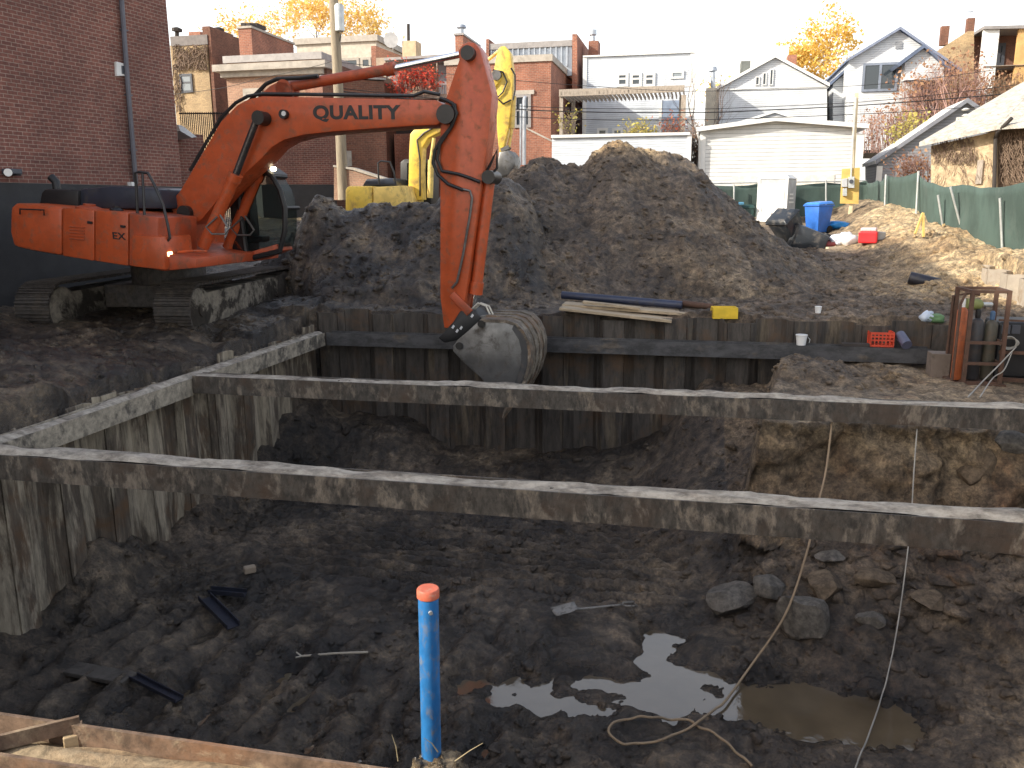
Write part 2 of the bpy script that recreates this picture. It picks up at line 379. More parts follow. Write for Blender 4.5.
def soil(x, y, z):
    "R: dry brown clay, G: yellow sand, B: rusty veins - what the ground is made of, from the boreholes of the picture"
    p = x * E1.x + y * E1.y; q = x * E2.x + y * E2.y; n = fbm(x * .6, y * .6, 71, 4)
    inpit = (p > PL) & (q > QN) & (q < QF) & (p < 6.7)
    r = np.where(inpit, sm(.2, 1.9, p + .8 * n) * sm(7.2, 8.6, q + n) * .55 + sm(-3.2, -2.9, z) * .35 * (q > 10.5), 0)
    r = np.where(inpit, np.maximum(r, .10 + .55 * sm(.05, .5, n)), r)
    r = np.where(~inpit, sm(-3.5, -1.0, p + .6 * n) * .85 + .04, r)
    g = np.where(~inpit, sm(3.4, 5.6, p + 1.0 * n) * sm(16.6, 19.5, q + .8 * n), 0)
    g = np.where(q < QN, .9 * np.ones_like(g), g); g = np.where((q > 30), .35, g)
    fz = inpit & (z > -4.25) & (q > 10.35) & (p > .55); r = np.where(fz, np.clip(.9 + .4 * n, 0, 1), r); g = np.where(fz, np.clip(.17 + .38 * n - .08 * (z < -3.4) + .14 * (z > -3.0), 0, 1), g)
    g = np.where(inpit & (q < 4.9) & (z > -3.9), .55, g)
    g = np.where(inpit & (q < 10.4) & (z < -4.5), np.clip(.32 * sm(2.6, 4.8, p + .8 * n), 0, 1), g)
    b = np.where(inpit, .6 * sm(1.0, 2.4, p) * sm(7.5, 9.0, q), .15)
    wet = np.where(inpit, np.clip((1 - sm(-5.03, -4.87, z + .05 * fbm(x * 5, y * 5, 99, 3))) * .95, 0, 1), np.where((p < PL) & (q > 3) & (q < 19), .42 + .3 * n, 0)); wet = np.clip(wet, 0, 1)  # damp by the puddles; left lot darkened for the tall building's shade
    return np.stack([np.clip(r, 0, 1), np.clip(g, 0, 1), b, wet], -1)
def lines(*seg):
    out = []
    for a, b, st in seg: out += list(np.arange(a, b, st))
    return np.array(out + [seg[-1][1]])
pl = lines((-420, -60, 60), (-60, -16, 4), (-16, -11, .25), (-11, PL - .08, .07), (PL - .04, PL + .04, .04), (PL + .08, 5.2, .034), (5.2, 8, .06), (8, 14, .15), (14, 60, 3), (60, 420, 60))
ql = lines((-200, -20, 30), (-20, 0, 2), (0, QN - .06, .07), (QN - .03, QN + .03, .03), (QN + .06, 5.3, .06), (5.3, 10.45, .032), (10.45, 11.15, .013), (11.15, 12, .04), (12, QF - .05, .05), (QF - .03, QF + .03, .03), (QF + .06, 24, .075), (24, 34, .2), (34, 70, 3), (70, 640, 60))
Pg, Qg = np.meshgrid(pl, ql)
Xg = Pg * E1.x + Qg * E2.x; Yg = Pg * E1.y + Qg * E2.y; Zg = _gz(Xg, Yg)
far = np.hypot(Xg, Yg) > 75; Zg = np.where(far, -1.1, Zg)
# weather the cut face: push it in and out
inb = (Zg < -2.7) & (Zg > -4.3) & (Pg > .4) & (Pg < 6.6) & (Qg > 10.4) & (Qg < 11.2)
off = .30 * fbm(Pg * 1.1, Zg * 1.6, 81, 4) + .14 * fbm(Pg * 4, Zg * 4, 82, 4) + .20 * clumps(Pg, Zg, .6, 83) + .08 * clumps(Pg, Zg, .22, 84) - .12
Xg = np.where(inb, Xg - E2.x * off, Xg); Yg = np.where(inb, Yg - E2.y * off, Yg)
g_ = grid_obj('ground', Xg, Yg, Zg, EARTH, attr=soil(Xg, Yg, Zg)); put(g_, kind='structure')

# puddles lying in the hollows of the pit floor
def water():
    m, nt, bs = newmat('muddy_water'); v = coords(nt)
    c = ramp(nt, noise(nt, v, 1.2, 4, .5), [(.3, (.075, .057, .036)), (.7, (.13, .10, .064))]).outputs[0]
    nt.links.new(c, bs.inputs['Base Color']); bs.inputs['Roughness'].default_value = .03; bs.inputs['IOR'].default_value = 1.9
    bump(nt, bs, noise(nt, v, 7, 4, .6), .10, .02); return m
mb = MB(); mb.add([PQ(-7.4, 4.6, -5.022), PQ(5.5, 4.6, -5.022), PQ(5.5, 12.8, -5.022), PQ(-7.4, 12.8, -5.022)], [(0, 1, 2, 3)])
mb.build('puddle_water', water(), kind='structure')

# ------------------------------------------------------------------ excavated heaps
def heap(name, sil, yr, foot, back, label, rgb, seed, lump=1.0, slope_pow=.92, x_pad=1.2, keep=0.0):
    pts = [at_y(u, v, yr) for u, v in sil]; xs = [p_.x for p_ in pts]; zs = [p_.z for p_ in pts]
    X, Y = np.meshgrid(np.arange(xs[0] - x_pad, xs[-1] + x_pad, .045), np.arange(foot - 1.0, back + 1.0, .045))
    n1 = fbm(X * .5, Y * .5, seed, 3); n2 = fbm(X * 1.6, Y * 1.6, seed + 5, 4)
    Xk = X * (yr / np.maximum(Y, yr * .8)) * .6 + X * .4                   # ridge spreads a little with depth
    rz = np.interp(X + .12 * n2, xs, zs, left=-3.2, right=-3.2); yy = Y + .35 * n1
    foot = foot + keep * (1 - sm(-5.4, -3.5, X))                      # clear of the digger's track
    t = np.where(yy < yr, (yy - foot) / (yr - foot), (back - yy) / (back - yr)); t = np.clip(t, -.4, 1)
    prof = np.where(t > 0, np.abs(t) ** slope_pow, t); prof = prof - .07 * np.maximum(0, prof - .85) / .15
    base = -2.13 + .52 * sm(17, 27, Y)
    Z = base - .15 + (rz - base + .1) * prof
    a = sm(-.3, .5, fbm(X * .7, Y * .7, seed + 9, 3)) * .6 + .4
    Z = Z + lump * (a * (.08 * clumps(X, Y, .55, seed) + .06 * clumps(X, Y, .22, seed + 1)) + .075 * clumps(X, Y, .13, seed + 2) * sm(-.4, .3, fbm(X * 1.1, Y * 1.1, seed + 8, 3)) + .09 * fbm(X * 5, Y * 5, seed + 4, 4) - .16 * np.abs(fbm(X * 1.5, Y * .7, seed + 6, 4))) + .16 * n2 - .10 * lump
    G = _gz(X, Y, False); Qh = X * E2.x + Y * E2.y; m = (Z > G - .12) & (Qh > 15.62) & (t > .0)
    n = fbm(X * .9, Y * .9, seed + 20, 4); at = np.stack([np.clip(rgb[0] + .4 * n, 0, 1), np.clip(rgb[1] + .25 * n + (.75 * sm(1.1, 1.5, Z) if rgb[0] > .3 else 0), 0, 1), np.full_like(n, rgb[2]), np.zeros_like(n)], -1)  # crest made sandy by height: sunlight put into the soil colour
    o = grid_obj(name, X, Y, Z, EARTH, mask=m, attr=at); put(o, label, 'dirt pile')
    return (X, Y, Z, m & (Z > G + .05))
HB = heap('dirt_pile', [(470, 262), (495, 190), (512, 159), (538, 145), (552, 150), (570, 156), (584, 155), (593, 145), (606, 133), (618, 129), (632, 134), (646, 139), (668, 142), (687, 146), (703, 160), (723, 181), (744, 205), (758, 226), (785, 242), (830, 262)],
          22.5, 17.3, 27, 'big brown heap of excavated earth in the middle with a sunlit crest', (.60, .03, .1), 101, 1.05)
HD = heap('dirt_pile', [(258, 262), (276, 248), (292, 226), (306, 202), (318, 187), (332, 189), (345, 198), (372, 194), (395, 197), (420, 193), (445, 190), (470, 180), (492, 168), (510, 166), (526, 180), (545, 226), (556, 262)],
          19.8, 16.7, 23.5, 'dark wet clay heap between the orange digger and the brown heap', (.02, .0, .0), 131, x_pad=.5, keep=2.2)

# loose clods
def ico(sub):
    bm = bmesh.new(); bmesh.ops.create_icosphere(bm, subdivisions=sub, radius=1)
    co = np.array([v.co[:] for v in bm.verts]); fs = np.array([[v.index for v in f.verts] for f in bm.faces]); bm.free(); return co, fs
ICO2 = ico(2); ICO1 = ico(1); ICO3 = ico(3)
def scatter(name, pos, size, attr, sub=ICO2, rough=.24, flat=.75, sink=.25, cuts=2):
    co, fs = sub; n = len(pos); k = len(co)
    th = RNG.uniform(0, 6.28, n); ph = RNG.uniform(0, 6.28, n)
    cz, sz = np.cos(th), np.sin(th); cx, sx = np.cos(ph), np.sin(ph)
    Rz = np.zeros((n, 3, 3)); Rz[:, 0, 0] = cz; Rz[:, 0, 1] = -sz; Rz[:, 1, 0] = sz; Rz[:, 1, 1] = cz; Rz[:, 2, 2] = 1
    Rx = np.zeros((n, 3, 3)); Rx[:, 0, 0] = 1; Rx[:, 1, 1] = cx; Rx[:, 1, 2] = -sx; Rx[:, 2, 1] = sx; Rx[:, 2, 2] = cx
    V = np.repeat(co[None], n, 0) * (1 + rough * RNG.uniform(-1, 1, (n, k, 1)))
    
    for _ in range(cuts):
        nn = RNG.normal(size=(n, 3)); nn /= np.linalg.norm(nn, axis=1)[:, None]; d_ = np.einsum('nkj,nj->nk', V, nn); V = V - np.clip(d_ - RNG.uniform(.35, .7, (n, 1)), 0, 9)[:, :, None] * nn[:, None, :]
    V = V * RNG.uniform(.65, 1.25, (n, 1, 3)); V = np.einsum('nij,nkj->nki', Rz @ Rx, V)
    V[:, :, 2] *= flat; V = V * size[:, None, None]; V = V + pos[:, None, :]; V[:, :, 2] -= (size * sink)[:, None]
    F = (fs[None] + (np.arange(n) * k)[:, None, None]).reshape(-1, 3)
    return put(raw_mesh(name, V.reshape(-1, 3), F, EARTH, np.repeat(attr, k, 0), smooth=True), kind='stuff')
def on_heap(H, n, lo, hi, rgb):
    X, Y, Z, m = H; idx = np.flatnonzero(m.ravel()); k = RNG.choice(idx, n)
    pos = np.stack([X.ravel()[k], Y.ravel()[k], Z.ravel()[k]], -1); size = lo + (hi - lo) * RNG.random(n) ** 5
    at = np.tile(np.array([*rgb, 0.0]), (n, 1)); at[:, 0] = np.clip(at[:, 0] + RNG.normal(0, .07, n), 0, 1); return pos, size, at
def on_ground(n, p0, p1, q0, q1, lo, hi, dens=None, pw=4):
    p = RNG.uniform(p0, p1, n * 3); q = RNG.uniform(q0, q1, n * 3); x = p * E1.x + q * E2.x; y = p * E1.y + q * E2.y
    if dens is not None: k = RNG.random(n * 3) < dens(p, q); x, y = x[k], y[k]
    x, y = x[:n], y[:n]; z = _gz(x, y); n = len(x); size = lo + (hi - lo) * RNG.random(n) ** pw
    return np.stack([x, y, z], -1), size, soil(x, y, z)
def merge(*a): return [np.concatenate([t[i] for t in a]) for i in range(3)]
scatter('soil_clods', *merge(on_heap(HB, 5200, .012, .085, (.62, .03, .1)), on_heap(HD, 2600, .012, .13, (.04, 0, 0)),
        on_ground(2400, -2.5, 6.3, 15.7, 20, .015, .15), on_ground(420, -6.6, -3, 15.7, 17, .02, .12), on_ground(900, -11, -7.8, 7, 17, .015, .10),
        on_ground(900, 2.5, 8, 19, 26, .02, .15)))
scatter('rubble', *merge(on_ground(2600, .6, 6.2, 7.9, 10.7, .015, .19, lambda p, q: .25 + .75 * sm(8.0, 9.6, q), 5), on_ground(7000, -7.3, 1.2, 5.3, 13.5, .008, .085, lambda p, q: sm(-.35, .3, fbm(p * .9, q * .9, 55, 3)), 4),
        on_ground(2200, .5, 5, 5.8, 8.4, .008, .08), on_ground(600, .9, 3.2, 11.1, 14.6, .012, .11, lambda p, q: sm(12.6, 13.6, q)), on_ground(260, -7.4, -6.5, 6, 14.8, .02, .13),
        on_ground(300, -7.3, .8, 12.5, 15, .03, .14)), rough=.12, cuts=6)
# ------------------------------------------------------------------ shoring steel
def steel_mud(name, base, mudc, amount=.5, rough=.6, stretch=(1, 1, .35), scale=2.2, rust=None):
    m, nt, bs = newmat(name); v = coords(nt); mp = nd(nt, 'ShaderNodeMapping'); mp.inputs['Scale'].default_value = stretch; nt.links.new(v, mp.inputs[0]); s = mp.outputs[0]
    n1 = noise(nt, s, scale, 10, .68, .35); n2 = noise(nt, s, scale * 3.1, 10, .75, .2); n3 = noise(nt, v, 40, 6, .7)
    c = ramp(nt, n2, [(.4, tuple(x * .55 for x in base)), (.6, tuple(x * 1.35 for x in base))]).outputs[0]
    if rust: c = mixc(nt, ramp(nt, noise(nt, v, 1.7, 8, .7, .3), [(.5, (0, 0, 0)), (.7, (1, 1, 1))]).outputs[0], c, rust)
    f = ramp(nt, n1, [(.70 - amount * .4, (0, 0, 0)), (.78 - amount * .4, (1, 1, 1))]).outputs[0]
    mc = ramp(nt, n2, [(.38, tuple(x * .45 for x in mudc)), (.6, mudc)]).outputs[0]
    c = mixc(nt, f, c, mc); nt.links.new(c, bs.inputs['Base Color'])
    mr = nd(nt, 'ShaderNodeMapRange'); mr.inputs[3].default_value = rough; mr.inputs[4].default_value = .95; nt.links.new(f, mr.inputs[0]); nt.links.new(mr.outputs[0], bs.inputs['Roughness'])
    ad = nd(nt, 'ShaderNodeMath', operation='ADD'); nt.links.new(f, ad.inputs[0]); nt.links.new(n3, ad.inputs[1]); bump(nt, bs, ad.outputs[0], .35, .012)
    return m
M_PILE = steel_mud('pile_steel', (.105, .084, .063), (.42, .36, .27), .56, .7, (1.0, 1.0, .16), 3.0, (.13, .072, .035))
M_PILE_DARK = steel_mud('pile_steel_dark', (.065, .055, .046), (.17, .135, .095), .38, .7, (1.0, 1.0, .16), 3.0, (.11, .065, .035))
M_WALER_PALE = steel_mud('waler_muddy', (.10, .088, .073), (.40, .35, .275), .74, .6, (1, 1, 1), 2.6)
M_WALER = steel_mud('waler_steel', (.060, .059, .061), (.16, .135, .11), .26, .5, (.5, .5, 1), 2.0)
M_STRUT = steel_mud('strut_steel', (.066, .057, .047), (.22, .182, .14), .45, .5, (1.0, 1, .5), 5.5, (.075, .050, .034))
M_DRY = steel_mud('dried_mud', (.26, .225, .18), (.47, .42, .345), .66, .9, (.5, 1, 1), 3.0)
M_RUSTSUN = steel_mud('rusty_waler', (.155, .10, .066), (.34, .25, .16), .40, .7, (1, 1, 1), 2.8, (.22, .11, .055))
M_SANDY = steel_mud('sandy_soil', (.29, .205, .12), (.40, .30, .185), .5, .95, (1, 1, 1), 4)
U = Vector((0, 0, 1))
def pile_wall(name, label, origin, axis, out, n, wid, z0, ztop, mat, depth=.30, group=None, jit=.05, th=.018):
    root = empty(name, origin, 0, label, 'sheet pile wall')
    for i in range(n):
        a = Vector(origin) + axis * (i * wid); flip = i % 2
        d0, d1 = (0, depth) if flip else (depth, 0)
        prof = [(0, depth * .5), (wid * .16, d1), (wid * .84, d1), (wid, depth * .5)]
        top = ztop(i) if callable(ztop) else ztop + RNG.uniform(-jit, jit)
        mb = MB(); lean = axis * RNG.uniform(-.015, .015) + out * RNG.uniform(-.02, .02)
        for (s0, o0), (s1, o1) in zip(prof, prof[1:]):
            A = a + axis * (s0 + .004) + out * o0; B = a + axis * (s1 - .004 if s1 == wid else s1) + out * o1; nrm = (B - A).cross(U).normalized() * th
            lo = [A, B, B + nrm, A + nrm]
            mb.hexa([Vector((p_.x, p_.y, z0)) for p_ in lo] + [Vector((p_.x, p_.y, top)) + lean for p_ in lo])
        # interlock bead
        c0 = a + axis * wid + out * depth * .5
        mb.cyl(Vector((c0.x, c0.y, z0)), Vector((c0.x, c0.y, top - .01)) + lean, .022, 6)
        # lifting hole disc near the head
        if mat is not M_PILE:
            hc = a + axis * wid * .5 - out * .0 + out * d1 - out * .006; hc = Vector((hc.x, hc.y, top - .2)); mb.cyl(hc - out * .004, hc + out * .004, .03, 10)
        mb.build('sheet_pile', mat, root)
    return root
pile_wall('sheet_pile_wall', 'left sheet pile wall below the orange digger, its corrugated steel smeared with pale mud', PQ(-7.34, 3.0, -5.5), E2, -E1, 29, .42, -5.5,
          lambda i: -2.43 + .03 * math.sin(i * 2.1) + (0 if i % 7 else .12), M_PILE, .15)
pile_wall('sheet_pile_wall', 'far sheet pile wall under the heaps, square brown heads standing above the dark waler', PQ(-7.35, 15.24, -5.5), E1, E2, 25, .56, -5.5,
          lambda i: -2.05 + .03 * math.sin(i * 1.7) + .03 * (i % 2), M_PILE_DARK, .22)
pile_wall('sheet_pile_wall', 'sunlit sheet pile wall below the green fence at the right edge of the lot', PQ(6.02, 21.1, -2.6), -E2, E1, 15, .56, -2.8, lambda i: -1.38 - .008 * i + .02 * (i % 2), M_RUSTSUN if False else paint('dry_pile_steel', (.36, .31, .25), .85, 0, (.22, .15, .09), .4, 2.5), .26)

def hbeam(mb, a, b, lat, w=.28, h=.30, t=.02):
    "wide-flange beam lying on its side: flanges upright, web flat; a, b on the top centre line"
    a = Vector(a); b = Vector(b); L = lat * (w / 2)
    for sgn in (-1, 1):
        o = a + L * sgn - lat * (t / 2 if sgn > 0 else -t / 2) - U * h
        mb.obox(o - lat * t / 2, b - a, lat * t, U * h)
    mb.obox(a - lat * (w / 2 - t) - U * (h / 2 + t / 2), b - a, lat * (w - 2 * t), U * t)
def crust(mb, a, b, lat, w, z, hgt, n=90, seed=0, m=6):
    "uneven strip of mud lying in the trough of a beam"
    a = Vector(a); b = Vector(b); vs = []; fs = []
    for i in range(n + 1):
        for j in range(m + 1):
            p = a + (b - a) * (i / n) + lat * (w * (j / m - .5)); d = hgt * (.35 + 1.0 * float(vnoise(i * .33, j * .8, seed)) + .9 * float(vnoise(i * .07, 0, seed + 2))) * (1 - .45 * abs(2 * j / m - 1) ** 2)
            vs.append(Vector((p.x, p.y, z + d)))
    for i in range(n):
        for j in range(m): k = i * (m + 1) + j; fs.append((k, k + 1, k + m + 2, k + m + 1))
    mb.add(vs, fs)
def beam(name, label, a, b, lat, mat, mudmat=None, cat='steel beam', seed=0, hgt=.05, fill=.05, w=.28, h=.25):
    root = empty(name, a, -ALPHA, label, cat); mb = MB(); hbeam(mb, a, b, lat, w, h); mb.build('beam', mat, root)
    if mudmat:
        mb = MB(); z = a.z - fill; crust(mb, a, b, lat, w - .045, z - .03, hgt, 160, seed); mb.build('mud_cover', mudmat, root, smooth='all')
    return root
beam('steel_strut', 'nearer of the two long steel struts crossing the whole pit, pale mud along its top', PQ(-7.0, 6.76, -2.375), PQ(8.2, 6.76, -2.375), E2, M_STRUT, M_DRY, 'strut', 3, .06, .022)
beam('steel_strut', 'farther of the two long steel struts, just in front of the digger bucket', PQ(-7.0, 10.58, -2.36), PQ(8.2, 10.58, -2.36), E2, M_STRUT, M_DRY, 'strut', 9, .06, .022)
beam('steel_waler', 'pale mud-smeared steel waler along the top of the left sheet piles', PQ(-7.16, 2.72, -2.4), PQ(-7.16, 14.9, -2.4), -E1, M_WALER_PALE, M_DRY, 'waler', 5, .05, .03)
beam('steel_waler', 'dark clean steel waler along the far sheet piles with a red crate on it', PQ(-7.0, 15.06, -2.4), PQ(3.86, 15.06, -2.4), E2, M_WALER, M_DRY, 'waler', 6, .03, .12)
nw = beam('steel_waler', 'rusty sunlit steel waler filled with sand at the bottom left edge', PQ(-7.0, 2.88, -2.4), PQ(7.5, 2.88, -2.4), E2, M_RUSTSUN, M_SANDY, 'waler', 8, .05, .10)
a_ = at_z(80, 723, -2.405); b_ = at_z(-60, 757, -2.43)
mb = MB(); mb.bar(a_, b_, .02, .075); d_ = (b_ - a_).normalized(); sd = Vector((d_.y, -d_.x, 0)); mb.bar(a_ - U * .035 + sd * .035, b_ - U * .035 + sd * .035, .07, .012); mb.build('brace_angle', M_RUSTSUN, nw)
mb = MB(); c_ = at_z(75, 737, -2.47); mb.cbox(c_ - U * .03, .10, .05, .10, .5); mb.build('wood_wedge', paint('raw_wood', (.45, .33, .19), .8), nw, bevel=.006)
# mud lumps lying on the struts
def lumps_on(q, n, sd, z=-2.385):
    r = np.random.default_rng(sd); p = r.uniform(-6.9, 6, n); k = np.exp(-((p + 4.2) / 1.3) ** 2) + .12; p = p[r.random(n) < k]
    P = np.array([list(PQ(a, q + r.uniform(-.1, .1), z)) for a in p]); return P, r.uniform(.012, .045, len(P)), np.tile(np.array([[.5, .15, 0, 1.0]]), (len(P), 1))
scatter('mud_crumbs', *merge(lumps_on(10.58, 420, 1), lumps_on(6.76, 160, 2)))

# ------------------------------------------------------------------ pipe, tools and scraps in the pit
M_BLUE = paint('blue_pipe_paint', (.028, .17, .43), .38, 0, (.20, .18, .15), .36, 12, .1, .14, (1, 1, .5))
pt = at_y(428, 588, 4.5); pb = at_y(430, 752, 4.5)
rp = empty('standpipe', (pb.x, pb.y, -4.2), 0, 'tall blue standpipe with an orange cap rising out of the pit', 'pipe')
mb = MB(); mb.cyl((pb.x, pb.y, -4.2), (pt.x, pt.y, pt.z - .06), .060, 32); mb.build('pipe', M_BLUE, rp, smooth=True)
mb = MB(); d_ = (pt - pb).normalized(); mb.tube([pt - d_ * .058, pt - d_ * .053, pt - d_ * .008, pt], [.061, .066, .066, .06], 32); mb.build('cap', paint('orange_cap', (.55, .13, .07), .5, 0, (.55, .42, .3), .3, 14), rp, smooth=True)
mb = MB(); bp_ = pt - d_ * .125 + Vector((.018, -.058, 0)); mb.cyl(bp_, bp_ + Vector((.004, -.012, 0)), .012, 12); mb.build('bolt', paint('zinc', (.6, .6, .58), .4, .6), rp)
M_STRAW = paint('straw', (.42, .34, .20), .9)
for k, (u, v, du, dv) in enumerate([(398, 757, -6, -22), (438, 748, -14, -10), (455, 757, 28, -14)]):
    c = at_y(u, v + 4, 4.42); e = at_y(u + du, v + dv, 4.40); mb = MB(); mb.tube([c, (c + e) / 2 + Vector((.006, 0, .01)), e], [.004, .003, .0015], 5)
    mb.build('straw_stalk', M_STRAW, label=['dry straw stalk sticking up on the left of the blue pipe foot', 'dry straw stalk leaning against the blue pipe foot', 'long dry straw stalk pointing right from the soil heap'][k], cat='stalk', group='straw stalks by the blue pipe')
P_, S_, A_ = [], [], []
for k in range(90):
    a = RNG.uniform(0, 6.28); rr = RNG.uniform(.05, .30); x = pb.x + rr * math.cos(a); y = pb.y + rr * math.sin(a) * .8; P_.append((x, y, gz(x, y))); S_.append(RNG.uniform(.012, .04)); A_.append((.5, .6, 0, 1))
scatter('soil_crumbs', np.array(P_), np.array(S_), np.array(A_), rough=.3)

def lay(u, v, dz=.0):
    h_ = hit(u, v)
    if h_.z < -5.015: h_ = at_z(u, v, -5.015)                              # lies in a puddle
    return h_ + U * dz
sh = empty('shovel', lay(560, 612), 0, 'muddy D-handled shovel lying flat on the pit floor', 'shovel')
M_TOOL = paint('grey_tool', (.25, .235, .21), .5, .3, MUD, .4, 8)
A = lay(577, 617, .07); B = lay(622, 613, .10); C_ = lay(635, 613, .11)
mb = MB(); d = (B - A).normalized(); sd = d.cross(U).normalized(); n = 7; vs = []
for i in range(n):
    for j in range(5):
        t = i / (n - 1); wv = .135 * (1 - .25 * max(0, t - .7) / .3); y = (j - 2) / 2
        vs.append(A - d * (.30 * (1 - t)) * 1.0 + sd * wv * y * .8 + U * (.028 * y * y + .03 * t * t - .02 * (1 - t)) + U * .03)
fs = [(i * 5 + j, i * 5 + j + 1, i * 5 + j + 6, i * 5 + j + 5) for i in range(n - 1) for j in range(4)]
bl = mb.add(vs, fs).build('blade', M_TOOL, sh, smooth='all'); bl.modifiers.new('thick', 'SOLIDIFY').thickness = .006
mb = MB(); mb.tube([A - d * .06 + U * .03, A + d * .1 + U * .02, B], [.02, .016, .014], 10); mb.build('shaft', M_TOOL, sh, smooth=True)
mb = MB(); mb.tube([B, B + d * .04 + sd * .05, C_ + sd * .055, C_ - sd * .055, B + d * .04 - sd * .05, B], .011, 8); mb.build('grip', M_TOOL, sh, smooth=True)
mb = MB(); a = lay(302, 661, .03); b = lay(368, 658, .05); mb.tube([a, (a + b) / 2 + U * .01, b], .013, 7); mb.tube([a, a + Vector((-.07, .05, .02))], .009, 6); mb.tube([a, a + Vector((-.05, -.06, .02))], .009, 6)
mb.build('wooden_stick', paint('bleached_wood', (.40, .36, .29), .8), label='thin pale forked stick lying on the dark pit floor', cat='stick')
M_CHAN = paint('blue_black_steel', (.035, .038, .055), .35, .4, MUD, .3, 5)
def channel(u0, v0, u1, v1, w, label, grp='dark steel offcuts on the pit floor'):
    a = lay(u0, v0, .05); b = lay(u1, v1, .06); d = (b - a).normalized(); sd = d.cross(U).normalized(); mb = MB()
    mb.obox(a - sd * w / 2, b - a, sd * w, U * .012)
    for s in (-1, 1): mb.obox(a + sd * (s * w / 2 - .006) + U * .0125, b - a, sd * .012, U * w * .38)
    return mb.build('steel_channel', M_CHAN, label=label, cat='steel offcut', group=grp)
channel(205, 603, 234, 634, .15, 'wide blue-black steel channel lying diagonally near the left piles')
channel(210, 596, 246, 600, .12, 'short blue-black steel channel lying level, nearest the left piles')
channel(134, 683, 180, 707, .09, 'narrow dark steel channel lying by the sandy waler')
mb = MB(); a = lay(72, 674, .03); b = lay(131, 684, .03); mb.bar(a, b, .22, .05); mb.build('mud_plank', paint('muddy_plank', (.10, .085, .07), .8, 0, MUD, .5), label='wide mud-caked plank half sunk in the floor at lower left', cat='plank', bevel=.01)
mb = MB(); a = lay(250, 573, .05); mb.cbox(a, .16, .1, .1, .5); mb.build('broken_brick', paint('tan_brick', (.33, .26, .19), .9, 0, MUD, .3), label='small tan broken brick lying below the left piles', cat='brick', bevel=.02)

# ropes
def rope(name, pts, r, mat, label, extra=None):
    P = [Vector(p) for p in pts]; out = []
    for i in range(len(P) - 1):
        p0 = P[max(i - 1, 0)]; p1 = P[i]; p2 = P[i + 1]; p3 = P[min(i + 2, len(P) - 1)]
        for k in range(8):
            t = k / 8; out.append(.5 * ((2 * p1) + (p2 - p0) * t + (2 * p0 - 5 * p1 + 4 * p2 - p3) * t * t + (3 * p1 - p0 - 3 * p2 + p3) * t ** 3))
    out.append(P[-1]); mb = MB(); mb.tube(out, r, 7); return mb.build(name, mat, smooth='all', label=label, cat='rope')
def dense(L):
    o = [L[0]]
    for (a, b), (c, d) in zip(L, L[1:]):
        n = max(1, int(math.hypot(c - a, d - b) / 9)); o += [(a + (c - a) * k / n, b + (d - b) * k / n) for k in range(1, n + 1)]
    return o
def swing(a, b, pts): # points given on the picture between two known ends, at evenly changing distance
    out = []; n = len(pts) + 1
    for i, (u, v) in enumerate(pts): out.append(at_y(u, v, a.y + (b.y - a.y) * (i + 1) / n))
    return [a] + out + [b]
M_ROPE = paint('tan_rope', (.30, .22, .14), .9); M_ROPE2 = paint('grey_cord', (.34, .32, .28), .9)
a = at_z(832, 421, -2.62); b = lay(747, 678, .06)
pts = swing(a, b, [(826, 470), (817, 508), (806, 555), (785, 615)])
rope('rope', pts + [lay(u, v, .045) for u, v in dense([(725, 705), (690, 733), (655, 747), (622, 749), (609, 740), (612, 728), (640, 721), (690, 726), (720, 744), (752, 772)])], .013, M_ROPE, 'tan rope hanging from the far strut and coiling on the muddy floor')
a = at_z(917, 429, -2.66); b = lay(893, 655, .06)
rope('rope', swing(a, b, [(914, 470), (911, 520), (906, 565), (900, 610)]) + [lay(u, v, .04) for u, v in dense([(888, 676), (885, 690), (875, 720), (866, 745), (852, 780)])], .008, M_ROPE2, 'thin grey cord hanging straight down to the puddle at right')

# boulders
def boulder(u, v, size, label, mat, seed, asp=(1, 1, .8)):
    r = np.random.default_rng(seed); co, fs = ICO3; V = co.copy()
    for k in range(11):
        n = r.normal(size=3); n /= np.linalg.norm(n); d = V @ n; lim = r.uniform(.40, .8); V = V - np.clip(d - lim, 0, 9)[:, None] * n
    V = V * (1 + .03 * r.uniform(-1, 1, (len(V), 1))) * np.array(asp) * size; g = lay(u, v); loc = (g.x, g.y, g.z)
    V = V + np.array(loc) + np.array([0, size * .3, size * asp[2] * .35])
    o = raw_mesh('boulder', V, fs, mat, None, True, loc); o.data.set_sharp_from_angle(angle=R(28)); put(o, label, 'boulder', 'boulders on the rubble slope')
M_ROCK = steel_mud('grey_rock', (.12, .108, .092), (.20, .175, .145), .5, .9, (1, 1, 1), 3); M_ROCKT = steel_mud('tan_rock', (.125, .092, .06), (.20, .15, .10), .45, .9, (1, 1, 1), 3)
